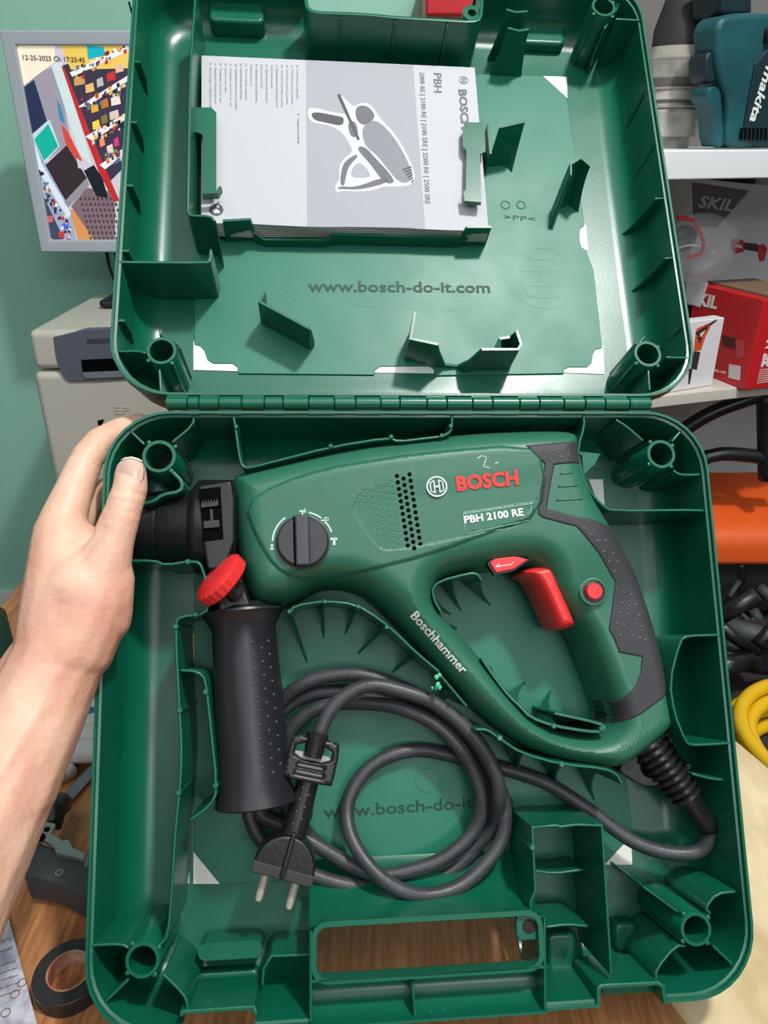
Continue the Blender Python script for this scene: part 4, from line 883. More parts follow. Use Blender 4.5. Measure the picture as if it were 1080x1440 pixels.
# creases: displace along normals at knuckles, thumb joint, tendons
nv = len(me.vertices); co = np.empty(nv*3); me.vertices.foreach_get('co', co); co = co.reshape(-1, 3); no = np.array([v.normal[:] for v in me.vertices])
def crease(a, b, h, depth, wdt, reach=.012):
    global co
    A = np.array(Bp(*a, h)); B_ = np.array(Bp(*b, h)); d = B_-A; L = d@d; t = np.clip(((co-A)@d)/L, 0, 1); D = np.linalg.norm((co-(A+t[:, None]*d))[:, :2], axis=1); dz = np.abs(co[:, 2]-h)
    wgt = np.exp(-(D/wdt)**2)*np.exp(-(dz/reach)**2); co = co-no*(depth*wgt)[:, None]
for a, b in (((146, 708), (196, 716)), ((146, 714), (194, 722)), ((150, 702), (196, 709))): crease(a, b, .027, .0006, .0008)
crease((128, 748), (100, 785), .022, .0016, .0022); crease((150, 745), (118, 790), .024, .001, .002)
for a, b in (((95, 640), (136, 655)), ((97, 634), (138, 648))): crease(a, b, .0, .0005, .0008)
crease((70, 930), (140, 950), .03, .0004, .0025, .03); crease((95, 1010), (60, 1130), .045, -.0012, .004, .03); crease((50, 1000), (0, 1110), .05, -.001, .004, .03)
crease((163, 690), (203, 694), .026, .0004, .0009)
me.vertices.foreach_set('co', co.ravel()); me.update()
nl = chaikin([(-.0068, -.0065), (.0068, -.0065), (.0074, .002), (.0058, .0070), (0, .0088), (-.0058, .0070), (-.0074, .002)], 2)
Mn, _ = oriented((182, 682), (187, 640), .0)
tip = Bp(184, 664, .0236); Mn.translation = tip
Mn = Mn @ Matrix.Rotation(math.radians(10), 4, 'X')
nail = relief('thumbnail', nl, [], lambda V, D: .0015-V[:, 0]**2*42-np.clip(V[:, 1], 0, 1)**2*12, -.004, mat('nail', (222, 184, 168), .3, coat=.3), ho, sp=.0012, rings=(.0004,), step=.0012); nail.matrix_local = Mn
mb = MB().tube([Vector((x, y, .0015-x*x*42-y*y*12)) for x, y in [(-.0060, .0066), (-.004, .0078), (0, .0086), (.004, .0078), (.0060, .0066)]], .0007, 8); no_ = mb.build('nail_edge', mat('nail_white', (232, 222, 205), .4), ho, smooth=True); no_.matrix_local = Mn
# ================================================================== BACKGROUND: MONITOR
def yplane(Y): return Fr((0, Y, 1.2), (1, 0, 0), (0, 0, 1), (0, -1, 0))
MF = yplane(1.28)
mo = empty('monitor', MF); tag(mo, 'silver framed monitor showing a security camera view of a shop', 'monitor')
MS = mat('monitor_silver', (176, 186, 192), .4); 
x0 = MF.at(14, 42).x; x1 = MF.at(330, 60).x; z1 = MF.at(8, 42).y; z0 = MF.at(48, 355).y; x0 = (MF.at(8, 42).x+MF.at(48, 353).x)/2
bz = .019
mb = MB(); ob = [(x0, z0), (x1, z0), (x1, z1), (x0, z1)]; ib = [(x0+bz, z0+bz), (x1-bz, z0+bz), (x1-bz, z1-bz), (x0+bz, z1-bz)]
vs = [(*p_, h_) for h_ in (-.02, 0) for p_ in ob]+[(*p_, h_) for h_ in (-.02, -.001) for p_ in ib]
fs_ = []
for i in range(4):
    k = (i+1) % 4; fs_ += [(i, k, 4+k, 4+i), (8+k, 8+i, 12+i, 12+k), (4+i, 4+k, 12+k, 12+i), (k, i, 8+i, 8+k)]
mb.add(vs, fs_).build('bezel', MS, mo, bevel=.003)
MB().box((x0+.01, z0+.01, -.055), (x1-.01, z1-.01, -.019)).build('rear_cover', mat('monitor_back', (60, 62, 66), .5), mo, bevel=.01)
SH = -.006
scr = MB().box((x0+bz*.8, z0+bz*.8, -.012), (x1-bz*.8, z1-bz*.8, SH)).build('screen', mat('screen_base', (150, 140, 145), .3, emit=.4), mo)
em = {}
def emat(c):
    if c not in em: em[c] = mat('screen_%d' % len(em), c, .3, emit=.5)
    return em[c]
sx0, sx1, sz0, sz1 = x0+bz*.85, x1-bz*.85, z0+bz*.85, z1-bz*.85
def sp_poly(P, c, k):
    q = []
    for x, y in P:
        p_ = MF.at(x, y, SH); q.append((min(max(p_.x, sx0), sx1), min(max(p_.y, sz0), sz1)))
    a = sum(q[i][0]*q[(i+1) % len(q)][1]-q[(i+1) % len(q)][0]*q[i][1] for i in range(len(q)))
    if abs(a) < 1e-7: return
    MB().prism(q, SH, SH+.0001*k).build('screen_image', emat(c), scr)
sp_poly([(20, 55), (190, 55), (190, 345), (50, 345)], (196, 190, 200), 1)
sp_poly([(22, 58), (76, 60), (78, 86), (31, 122)], (240, 226, 200), 2); sp_poly([(30, 122), (60, 100), (80, 90), (100, 200), (60, 230), (38, 180)], (150, 145, 158), 2)
sp_poly([(32, 124), (48, 112), (66, 170), (42, 190)], (38, 50, 78), 3); sp_poly([(44, 190), (70, 168), (84, 206), (62, 230)], (190, 205, 215), 3); sp_poly([(48, 196), (68, 174), (82, 206), (62, 226)], (20, 170, 150), 4)
sp_poly([(72, 92), (86, 86), (130, 235), (112, 215)], (196, 214, 212), 3)
sp_poly([(64, 232), (94, 204), (122, 250), (92, 282)], (52, 42, 48), 3); sp_poly([(90, 284), (122, 250), (126, 260), (96, 292)], (140, 138, 145), 4)
sp_poly([(100, 290), (122, 264), (162, 270), (162, 340), (132, 340)], (120, 100, 108), 3)
for i in range(9):
    for j in range(8): sp_poly([(112+i*6+j*2, 278+j*8), (114.5+i*6+j*2, 277+j*8), (115.5+i*6+j*2, 281+j*8), (113+i*6+j*2, 282+j*8)], (70, 55, 64), 4)
sp_poly([(98, 294), (104, 296), (134, 340), (110, 340)], (205, 140, 80), 4)
sp_poly([(40, 180), (50, 200), (100, 300), (108, 340), (58, 338), (50, 300)], (150, 165, 185), 2); sp_poly([(46, 240), (56, 268), (90, 336), (58, 338)], (60, 70, 95), 3)
sp_poly([(38, 188), (60, 232), (100, 300), (96, 308), (54, 240)], (205, 220, 228), 4)
for x, y, c in ((58, 290, (190, 60, 50)), (70, 308, (205, 90, 100)), (64, 325, (40, 120, 150)), (86, 330, (190, 60, 60)), (92, 318, (80, 90, 200))): sp_poly([(x-4, y-4), (x+4, y-5), (x+5, y+4), (x-3, y+5)], c, 5)
sp_poly([(84, 62), (180, 62), (180, 96), (100, 98)], (225, 190, 90), 3); sp_poly([(122, 64), (146, 66), (148, 78), (124, 84)], (20, 170, 185), 4)
sp_poly([(88, 92), (180, 62), (180, 230), (150, 260)], (58, 52, 70), 2)
sp_poly([(86, 92), (91, 96), (128, 190), (168, 282), (161, 284), (140, 244), (120, 192)], (186, 44, 46), 5)
for a in ([(98, 102), (180, 64), (180, 72), (102, 108)], [(110, 150), (180, 106), (180, 114), (118, 152)], [(120, 192), (180, 158), (180, 166), (130, 198)], [(140, 232), (180, 205), (180, 214), (148, 238)]): sp_poly(a, (228, 225, 225), 6)
for x, y, w_, c in ((104, 110, 14, (195, 150, 90)), (120, 120, 11, (225, 180, 110)), (136, 112, 8, (180, 175, 180)), (150, 104, 11, (200, 50, 45)), (162, 92, 10, (215, 180, 150)), (128, 148, 9, (215, 165, 60)), (142, 142, 9, (190, 110, 50)), (156, 138, 12, (225, 215, 205)), (130, 172, 9, (235, 205, 70)), (142, 164, 8, (130, 110, 60)), (154, 158, 12, (205, 190, 175)), (140, 196, 6, (230, 140, 90)), (150, 206, 8, (215, 200, 190)), (160, 196, 6, (200, 60, 110)), (146, 216, 6, (80, 80, 85)), (158, 216, 7, (230, 225, 225))): sp_poly([(x, y), (x+w_, y-4), (x+w_+2, y+8), (x+1, y+11)], c, 7)
sp_poly([(86, 174), (96, 186), (116, 226), (108, 226), (92, 200)], (205, 70, 60), 6); sp_poly([(80, 140), (86, 150), (92, 175), (84, 168)], (60, 130, 170), 6)
sp_poly([(118, 240), (132, 232), (144, 250), (152, 278), (136, 276)], (28, 32, 40), 7); sp_poly([(108, 222), (118, 230), (122, 240), (110, 236)], (190, 195, 200), 7)
rr = random.Random(12)
for k in range(150):   # small goods on the shelves and the floor strip of the camera picture
    t_ = rr.random(); row = rr.choice((0, 1, 2, 3)); bx = (104, 114, 128, 144)[row]+t_*(70-row*8); by = (112, 156, 200, 236)[row]-t_*(34-row*4)-rr.uniform(0, 18)
    w_ = rr.uniform(1.5, 4.5); sp_poly([(bx, by), (bx+w_, by-w_*.4), (bx+w_+.6, by+w_), (bx+.4, by+w_*1.3)], rr.choice(((40, 40, 52), (200, 190, 180), (180, 60, 50), (215, 170, 70), (90, 110, 150), (70, 60, 60), (230, 228, 225))), 8)
for k in range(60):
    t_ = rr.random(); bx = 46+t_*50+rr.uniform(-2, 8); by = 235+t_*100+rr.uniform(-6, 8); w_ = rr.uniform(1.5, 4); sp_poly([(bx, by), (bx+w_, by-w_*.4), (bx+w_+.6, by+w_), (bx+.4, by+w_*1.3)], rr.choice(((40, 50, 72), (200, 200, 205), (190, 60, 60), (90, 130, 180), (60, 60, 70), (225, 228, 230))), 6)
p0 = MF.at(33, 84, SH); p1 = MF.at(120, 88, SH); text_mb('12-25-2025 Ch 17:25:45', p0, p1, .0062, h=SH+.0012, th=.0001, bold=.01).build('date_stamp', mat('stamp_ink', (45, 38, 40), .5), scr)
MB().box((x0+.105, -.034, -.05), (x0+.15, z0+.1, -.03)).build('stand_neck', BLACK, mo, bevel=.004)
MB().box((x0+.09, -.046, -.09), (x0+.24, -.034, .03)).build('stand_foot', BLACK, mo, bevel=.005)
mb = MB().tube([Vector(p_) for p_ in ((x0+.085, z0+.02, -.06), (x0+.08, z0-.03, -.075), (x0+.09, -.035, -.07), (x0+.2, -.030, -.10))], .003, 10); mb.build('cable', BLACK, mo, smooth=True)
# PRINTER
PF = yplane(1.10); pz1 = PF.at(100, 465).y; pz0 = -.298; px0 = PF.at(43, 462).x; px1 = px0+.36
pr_ = empty('printer', PF); tag(pr_, 'beige laser printer with dark grey paper slot, below the monitor', 'printer')
PB = mat('printer_beige', (196, 194, 180), .45, bump=.04); PG = mat('printer_grey', (92, 98, 112), .4)
MB().box((px0-.012, pz0, -.30), (px1, pz1-.06, 0)).build('body', PB, pr_, bevel=.012, seg=4)
MB().box((px0-.006, pz1-.057, -.30), (px1, pz1, .001)).build('top_cover', PB, pr_, bevel=.010, seg=4)
def pq(P, h): return [tuple(PF.at(x, y, h))[:2] for x, y in P]
MB().prism(chaikin(pq([(74, 465), (260, 458), (260, 528), (100, 538), (90, 532), (84, 520), (78, 500)], .002), 1), -.01, .003).build('front_panel', PG, pr_, bevel=.001)
MB().prism(pq([(114, 506), (240, 500), (240, 518), (116, 523)], .0032), .002, .0034).build('paper_slot', DARK, pr_)
MB().prism(pq([(116, 524), (240, 519), (240, 527), (120, 532)], .0036), .002, .0048).build('slot_lip', mat('printer_lip', (120, 124, 134), .5), pr_)
MB().prism(pq([(122, 477), (200, 474), (200, 480), (123, 483)], .0032), .002, .0036).build('label_slot', mat('slot_dark', (62, 66, 76), .5), pr_)
text_mb('EP', PF.at(161, 583, .002), PF.at(182, 583, .002), .012, h=.0006, th=.0004).build('moulded_lettering', mat('beige_relief', (182, 180, 168), .5), pr_)
MB().prism(pq([(137, 592), (146, 590), (143, 598), (139, 600)], .002), 0, .002).build('button', DARK, pr_)
# small bottle at the left edge of the bench
tb = flat_frame(.9)
p = tb.at(-6, 950); bo = MB().lathe((p.x, p.y, .9), (0, 0, 1), [(0, 0), (0, .024), (.07, .024), (.085, .012), (.10, .012), (.10, 0)], 24).build('bottle', mat('bottle_green', (30, 62, 50), .3), None, smooth='auto')
tag(bo, 'dark green bottle at the left edge beside the wrist', 'bottle')
# ================================================================== THINGS ON THE BENCH
# tape roll
c0 = tb.at(100, 1376, .005); tr = empty('tape_roll', M=Matrix.Translation((c0.x, c0.y, .9))); tag(tr, 'black roll of insulating tape lying on the brown bench', 'tape')
MB().lathe((0, 0, 0), (0, 0, 1), [(0, .0138), (0, .0220), (.0006, .0226), (.0126, .0226), (.0132, .0220), (.0132, .0138)], 48, closed=True).build('tape', mat('tape_black', (38, 38, 38), .45), tr, smooth='auto')
MB().lathe((0, 0, 0), (0, 0, 1), [(.0005, .0128), (.0005, .0140), (.0136, .0140), (.0136, .0128)], 48, closed=True).build('core', mat('tape_core', (196, 160, 130), .6, rgb2=(150, 70, 60), vscale=60), tr, smooth='auto')
# leaflet
lq = [tb.at(x, y, .004) for x, y in ((-60, 1200), (10, 1284), (52, 1440), (70, 1520), (-60, 1520))]
lf = MB().prism([tuple(q_)[:2] for q_ in lq], 0, .0035).build('leaflet', mat('leaflet_print', (198, 198, 208), .6, rgb2=(150, 150, 165), vscale=120), M=Matrix.Translation((0, 0, .9)))
tag(lf, 'printed grey leaflet at the bottom left corner of the bench', 'leaflet')
INKD = mat('leaflet_ink', (60, 60, 66), .7)
def lt(x, y): return tuple(tb.at(x, y, .0036))[:2]
def lp_(o, m, name='print'):
    o = o.build(name, m, lf); return o
text_mb('HOW TO', lt(-4, 1330), lt(15, 1322), .0028, h=.0036, th=.0001).build('print', INKD, lf); text_mb('Download', lt(-14, 1346), lt(17, 1334), .0024, h=.0036, th=.0001).build('print', INKD, lf)
for k, (x, y) in enumerate([(-6, 1362), (-4, 1372), (-3, 1382), (0, 1392), (2, 1402)]): text_mb('scan the code to open the manual', lt(x-14, y+4), lt(x+28, y-10), .0014, h=.0036, th=.00008).build('print', INKD, lf)
for x, y in ((31, 1382), (21, 1398), (8, 1424)):
    c = lt(x, y); ring_mb(MB(), c, .0024, .0030, .0034, .0037).build('print', mat('ring_ink', (120, 80, 60), .7), lf)
# gloves, strip, dark grey tool
GL = mat('glove_knit', (206, 206, 200), .9, bump=.6, bscale=500); GBL = mat('glove_blue', (70, 100, 150), .9, bump=.6, bscale=500)
def obj_on(px, py, h=0): q_ = tb.at(px, py, h); return Vector((q_.x, q_.y, .9+h))
gr_ = 'knitted work gloves piled behind the case'
g1 = empty('work_glove', M=Matrix.Translation(obj_on(116, 1066)));  tag(g1, 'white knitted work glove with blue cuff, on the bench left of the case', 'glove', gr_)
for i, (a, b) in enumerate((((-.05, .03, .012), (.06, .055, .014)), ((-.05, .012, .012), (.06, .034, .016)), ((-.055, -.006, .012), (.06, .014, .014)), ((-.045, -.022, .011), (.045, -.006, .012)))):
    MB().tube(catmull([a, ((a[0]+b[0])/2, (a[1]+b[1])/2+.003, .018), b], .006), [.006]+[.0105]*(len(catmull([a, ((a[0]+b[0])/2, (a[1]+b[1])/2+.003, .018), b], .006))-2)+[.006], 14).build('finger', GL, g1, smooth=True)
MB().tube([(-.05, .03, .02), (.0, .03, .025), (.06, .045, .022)], .0055, 8).build('blue_stripe', GBL, g1, smooth=True)
MB().ball((.06, .02, .016), .03, (1, 1, .5), 20).build('palm', GL, g1, smooth=True)
g2 = empty('work_glove', M=Matrix.Translation(obj_on(84, 1102))); tag(g2, 'white glove fingertip with blue band beside the forearm', 'glove', gr_)
MB().tube(catmull([(-.02, -.005, .01), (0, .006, .011), (.008, .0, .01)], .003), .009, 12).build('finger', GL, g2, smooth=True); MB().tube([(-.004, .0, .012), (.001, .005, .013)], .0093, 12).build('blue_band', GBL, g2, smooth=True)
a, b = obj_on(88, 1128, .006), obj_on(140, 1072, .006)
st_ = MB().tube([a, b], .0055, 4).build('metal_strip', mat('strip_grey', (150, 160, 165), .35, metal=.6)); tag(st_, 'thin grey metal strip lying below the gloves', 'strip')
o = obj_on(70, 1215); tl = empty('cutting_tool', M=Matrix.Translation(o)); tag(tl, 'dark grey jaw-ended tool with steel plates lying left of the case', 'tool')
TD = mat('tool_dark', (66, 70, 72), .6, bump=.2); TP = mat('tool_plate', (150, 156, 152), .4, metal=.5)
def tq(x, y, h): q_ = tb.at(x, y, h); return (q_.x-o.x, q_.y-o.y)
MB().prism(chaikin([tq(x, y, .03) for x, y in ((30, 1175), (60, 1185), (100, 1200), (140, 1206), (150, 1270), (110, 1258), (80, 1240), (50, 1232), (30, 1232))], 1), .004, .030).build('housing', TD, tl, bevel=.003)
MB().prism([tq(x, y, .034) for x, y in ((48, 1185), (62, 1155), (78, 1158), (72, 1172), (88, 1182), (96, 1180), (102, 1192), (120, 1200), (118, 1208), (78, 1198), (76, 1190), (60, 1180))], .030, .034).build('plate', TP, tl, bevel=.0005)
for x, y, r in ((66, 1166, .0022), (56, 1178, .004)):
    c = tq(x, y, .0345); MB().lathe((c[0], c[1], .034), (0, 0, 1), [(0, 0), (.0006, 0.0001), (.0006, r), (0, r)], 16).build('rivet', DARK, tl)
c = tq(83, 1226, .031); ring_mb(MB(), c, .0018, .0028, .0295, .0305).build('eyelet', TP, tl)
MB().tube(catmull([(*tq(66, 1150, .03), .02), (*tq(78, 1135, .03), .03), (*tq(82, 1118, .03), .02)], .004), .009, 12).build('jaw', BLACK, tl, smooth=True)
MB().tube(catmull([(*tq(124, 1208, .03), .033), (*tq(116, 1240, .03), .02), (*tq(120, 1266, .03), .01)], .004), .0016, 8).build('wire', mat('wire_grey', (120, 122, 120), .5), tl, smooth=True)
# ================================================================== SHELVING AT THE RIGHT
YAW = math.radians(18); sO = Vector((.386, 1.067, 0)); sU = Vector((math.cos(YAW), math.sin(YAW), 0)); sV = Vector((-math.sin(YAW), math.cos(YAW), 0))
SM = Matrix((sU, sV, Vector((0, 0, 1)))).transposed().to_4x4(); SM.translation = sO
SW = mat('shelf_white', (226, 230, 232), .5); 
sh = empty('shelf_unit', M=SM); tag(sh, 'white two-board shelf unit at the upper right', 'shelf')
FS = Fr(sO, sU, (0, 0, 1), -sV)   # front plane of the shelving
zt1 = FS.at(1000, 211).y; zt0 = FS.at(1000, 252).y; zb0 = FS.at(1000, 565).y; zb1 = zb0+.018
MB().box((-.10, 0, zt0), (.8, .33, zt1)).build('board', SW, sh, bevel=.002); MB().box((-.10, 0, zb0), (.8, .33, zb1)).build('board', mat('shelf_cream', (206, 200, 188), .5), sh, bevel=.002)
for x in (-.10, .62): MB().box((x, .30, .0), (x+.03, .33, 1.75)).build('upright', SW, sh)
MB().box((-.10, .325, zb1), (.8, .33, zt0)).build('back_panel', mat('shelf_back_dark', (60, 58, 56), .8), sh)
MB().box((-.10, .325, zt1), (.8, .33, 1.75)).build('back_panel', mat('shelf_back_grey', (120, 116, 112), .8), sh)
def fs(d): return Fr(sO+sV*d, sU, (0, 0, 1), -sV)
# vacuum-like metal canister
f_ = fs(.16); cx = (f_.at(925, 130).x+f_.at(982, 130).x)/2; O_ = sO+sU*cx+sV*.17
ca = empty('metal_canister', M=Matrix.Translation((O_.x, O_.y, zt1))); tag(ca, 'pale ringed metal canister with dark top on the upper shelf', 'canister')
hz_ = lambda y: f_.at(950, y).y-zt1
r0 = .037
pf = [(0, 0), (0, r0*.85), (hz_(193), r0*.85), (hz_(192), r0*1.12), (hz_(158), r0*1.1), (hz_(152), r0*.95), (hz_(142), r0*.93), (hz_(140), r0*1.0), (hz_(128), r0), (hz_(124), r0*.95), (hz_(108), r0*.97), (hz_(106), r0*1.0), (hz_(84), r0*1.04), (hz_(82), r0*1.08), (hz_(66), r0*1.08), (hz_(64), r0*1.0)]
MB().lathe((0, 0, 0), (0, 0, 1), pf, 40).build('body', mat('canister_metal', (214, 208, 196), .45, metal=.1, rgb2=(150, 144, 132), vscale=30), ca, smooth='auto')
MB().lathe((0, 0, 0), (0, 0, 1), [(hz_(145), r0*.96), (hz_(110), r0*.985), (hz_(110), r0*.9), (hz_(145), r0*.9)], 40, closed=True).build('dark_band', mat('canister_dark_grey', (112, 104, 96), .5), ca, smooth='auto')  # dark grey ring around the middle of the canister
for yy in (126, 152, 84): MB().lathe((0, 0, 0), (0, 0, 1), [(hz_(yy), r0*.9), (hz_(yy), r0*1.06), (hz_(yy-3), r0*1.06), (hz_(yy-3), r0*.9)], 40, closed=True).build('ring', mat('canister_ring', (190, 186, 178), .35, metal=.3), ca, smooth='auto')
MB().lathe((0, 0, 0), (0, 0, 1), [(hz_(66), r0*1.05), (hz_(40), r0*1.05), (hz_(0), r0*.8), (hz_(-40), r0*.6), (hz_(-40), 0)], 32).build('dark_top', mat('dark_grey_cap', (52, 50, 50), .7), ca, smooth='auto')
# teal power tool
f_ = fs(.05); f0_ = f_; tk = empty('power_tool', f_); tag(tk, 'teal power tool with white lettering standing on the upper shelf', 'power tool')
TE = mat('teal_plastic', (24, 92, 98), .5, bump=.1, rgb2=(16, 70, 76), vscale=12); TED = mat('teal_dark', (16, 44, 50), .5)
def kq(P, h=0): return [tuple(f_.at(x+14, y, h))[:2] for x, y in P]
MB().prism(chaikin(kq([(992, 30), (1010, 18), (1060, 16), (1100, 22), (1130, 40), (1130, 208), (1040, 208), (1012, 208), (1006, 190), (1010, 140), (1000, 120), (995, 80)]), 1), -.05, 0).build('housing', TE, tk, bevel=.010, seg=4)
MB().prism(chaikin(kq([(980, 122), (994, 122), (998, 135), (1002, 206), (990, 207), (986, 150), (976, 138)]), 1), -.03, .004).build('bracket', TE, tk, bevel=.002)
MB().prism(chaikin(kq([(1054, 66), (1120, 60), (1120, 206), (1030, 206), (1036, 160)], .004), 1), -.02, .003).build('side_plate', TED, tk, bevel=.001)
text_mb('makita', f_.at(1078, 92, .004), f_.at(1054, 170, .004), .013, h=.0036, th=.0004, bold=.02, shear=.25).build('maker_lettering', WPRINT, tk)
for i in range(9): MB().prism(kq([(1028+i*5.6, 180), (1031+i*5.6, 180), (1030+i*5.6, 197), (1027+i*5.6, 197)], .004), .003, .0042).build('vent_slot', DARK, tk)
MB().prism(chaikin(kq([(985, 70), (1008, 72), (1006, 115), (984, 118)]), 1), -.045, -.01).build('motor_end', TED, tk, bevel=.004)
MB().tube([f_.at(1076, 50, .003), f_.at(1090, 48, .003)], .008, 16).build('switch', BLACK, tk, smooth=True)
MB().prism(kq([(1014, -40), (1060, -40), (1062, 18), (1016, 18)]), -.08, -.02).build('auxiliary_grip', TED, tk, bevel=.006)
# boxes on the lower shelf
def box_thing(name, label, fr, quad, depth, m, cat='box'):
    e = empty(name, fr); tag(e, label, cat); P = [tuple(fr.at(x, y))[:2] for x, y in quad]
    MB().prism(P, -depth, 0).build('carton', m, e, bevel=.0015); return e
GB = mat('grey_carton', (184, 186, 190), .5); RB = mat('red_carton', (196, 28, 34), .4); WB = mat('white_carton', (224, 224, 228), .45)
fg = fs(.20); fg = Fr(fg.O, fg.U, fg.V, fg.W)
gb = box_thing('tool_carton', 'grey carton with a red tool printed on it, behind the red carton', fg, ((972, 250), (1150, 268), (1150, 440), (972, 430)), .10, GB)
def dec(fr, P, m, parent, name='printed_picture', h=.0004, it=0):
    q_ = [tuple(fr.at(x, y, h))[:2] for x, y in P]
    if it: q_ = chaikin(q_, it)
    return MB().prism(q_, 0, h).build(name, m, parent)
dec(fg, [(973, 256), (1054, 268), (1008, 320), (975, 318)], mat('carton_dark_band', (92, 90, 92), .5), gb, h=.0004)
text_mb('SKIL', fg.at(981, 291, .001), fg.at(1030, 297, .001), .017, h=.0008, th=.0003, bold=.03, shear=.15).build('maker_lettering', mat('carton_silver', (176, 176, 178), .5), gb)
PR = mat('print_red', (176, 34, 40), .5); PBk = mat('print_black', (52, 42, 44), .5)
dec(fg, [(1028, 338), (1034, 335), (1046, 338), (1046, 354), (1034, 357), (1028, 350)], PR, gb, h=.0006); dec(fg, [(1046, 341), (1066, 343), (1066, 354), (1046, 351)], PBk, gb, h=.0006)
dec(fg, [(1066, 345), (1074, 343), (1079, 350), (1075, 366), (1068, 368), (1066, 356)], PR, gb, h=.0006)
text_mb('SKIL', fg.at(1033, 347, .001), fg.at(1044, 349, .001), .004, h=.0008, th=.0002, bold=.03).build('maker_lettering', WPRINT, gb)
def onshelf(px, py):
    r = ray(px, py); t = (zb1+.0005-CZ)/r.z; return EYE+r*t
def shelf_box_frame(l, r):
    A, B_ = onshelf(*l), onshelf(*r); U = (B_-A).normalized(); return Fr(A, U, (0, 0, 1), Vector((U.y, -U.x, 0))), (B_-A).length
fr_, rlen = shelf_box_frame((1002, 531), (1047, 549))
rb = empty('tool_carton', fr_); tag(rb, 'glossy red carton with lettering, frontmost on the lower shelf', 'box')
rx0, rx1 = -.075, rlen; rz0, rz1 = 0, fr_.at(1073, 422).y
MB().box((rx0, rz0, -.11), (rx1, rz1, 0)).build('carton', RB, rb, bevel=.0015)
text_mb('SKIL', fr_.at(972, 427, .001), fr_.at(1007, 434, .001), .018, h=.0006, th=.0003, bold=.03, shear=.12).build('maker_lettering', WPRINT, rb)
dec(fr_, [(1016, 471), (1036, 476), (1036, 492), (1016, 486)], mat('print_dark_red', (84, 22, 28), .5), rb, h=.0006); dec(fr_, [(1034, 478), (1046, 480), (1044, 502), (1036, 506)], mat('print_pink', (190, 70, 78), .5), rb, h=.0007)
dec(fr_, [(1025, 512), (1041, 515), (1040, 535), (1024, 531)], mat('white_patch', (215, 210, 212), .5), rb, h=.0005)
text_mb('SKIL.COM', fr_.at(1004, 522, .001), fr_.at(1020, 526, .001), .0035, h=.0006, th=.0002).build('web_lettering', WPRINT, rb)
MB().box((rx0+.002, rz1, -.108), (rx1-.002, rz1+.003, -.02)).build('flap', mat('cardboard', (120, 100, 80), .8), rb)
# side face lettering (right side of the red carton)
side = Fr(fr_.O+fr_.U*rx1, -fr_.W, fr_.V, fr_.U)
for s_, y_, c_, a in (('PWR', .62, .018, (60, 20, 24)), ('20V', .47, .012, (232, 228, 230)), ('BRUSHLESS', .33, .010, (232, 228, 230)), ('MOTOR', .26, .010, (232, 228, 230))):
    H_ = rz1-rz0; z_ = rz0+H_*y_; e = text_mb(s_, (.02, z_), (.09, z_), c_, h=.0005, th=.0003, bold=.03); oo = e.build('side_lettering', mat('side_ink', a, .5), rb, M=fr_.m().inverted() @ side.m())
for k in range(7):
    z_ = rz0+(rz1-rz0)*(.22-.025*k); oo = text_mb('powerful brushless motor for runtime', (.02, z_), (.10, z_), .0022, h=.0005, th=.0002).build('side_lettering', WPRINT, rb, M=fr_.m().inverted() @ side.m())
fw, wlen = shelf_box_frame((936, 553), (1001, 542))
wb = empty('tool_carton', fw); tag(wb, 'white carton with an orange saw printed on it, left of the red carton', 'box')
wx0, wx1 = -.03, wlen; wz1 = fw.at(1015, 447).y
MB().box((wx0, 0, -.02), (wx1, wz1, 0)).build('carton', WB, wb, bevel=.0015)
OR = mat('print_orange', (214, 84, 38), .5)
dec(fw, [(980, 462), (996, 455), (999, 460), (992, 474), (986, 492), (976, 494), (978, 474)], OR, wb, h=.0006); dec(fw, [(978, 468), (996, 456), (994, 464), (982, 474)], PBk, wb, h=.0007); dec(fw, [(984, 470), (992, 464), (986, 474)], WB, wb, h=.0009)
dec(fw, [(981, 474), (988, 474), (984, 484)], PBk, wb, h=.0009); dec(fw, [(976, 494), (985, 495), (980, 520), (972, 518)], PBk, wb, h=.0006); dec(fw, [(996, 456), (1008, 449), (1008, 451), (998, 459)], PBk, wb, h=.0006); dec(fw, [(969, 518), (974, 519), (970, 540), (968, 540)], PBk, wb, h=.0006)
# plastic bag with safety goggles
PLB = mat('clear_plastic', (225, 228, 232), .12, alpha=.22, bump=.9, bscale=18)
fb = fs(.12); pc = fb.at(985, 350); bg = empty('plastic_bag', fb); tag(bg, 'clear plastic bag holding a red-edged item on top of the cartons', 'bag')
mb = MB().ball((0, 0, 0), .06, (1, 1, .6), 32); rr = random.Random(2)
mb.v = [(pc.x+x*(1+.0)*1.1, pc.y+y*.85+.004*noise.noise(Vector((x*40, y*40, z*40))), .0+z+.012*noise.noise(Vector((x*30+5, y*30, z*30)))) for x, y, z in mb.v]
mb.build('bag', PLB, bg, smooth=True)
MB().tube(catmull([fb.at(952, 306, .0), fb.at(972, 310, .01), fb.at(988, 335, .012), fb.at(986, 356, .01), fb.at(968, 362, .01)], .004), .0028, 10).build('red_edge', RED, bg, smooth=True)
MB().tube(catmull([fb.at(950, 350, .0), fb.at(968, 345, .01), fb.at(985, 346, .012)], .004), .0015, 8).build('white_cord', WPRINT, bg, smooth=True)
MB().ball(tuple(fb.at(962, 335, -.005)), .022, (1, .9, .5), 20).build('dark_item', mat('bag_item', (64, 68, 80), .4), bg, smooth=True)
fl = Fr(fr_.O+fr_.W*.0016, fr_.U, fr_.V, fr_.W); lab = MB().prism([tuple(fl.at(x, y))[:2] for x, y in ((966, 390), (995, 398), (984, 432), (964, 425))], -.001, 0).build('paper_tag', WB, None, M=fl.m()); tag(lab, 'small white paper tag hanging over the corner of the red carton', 'tag')
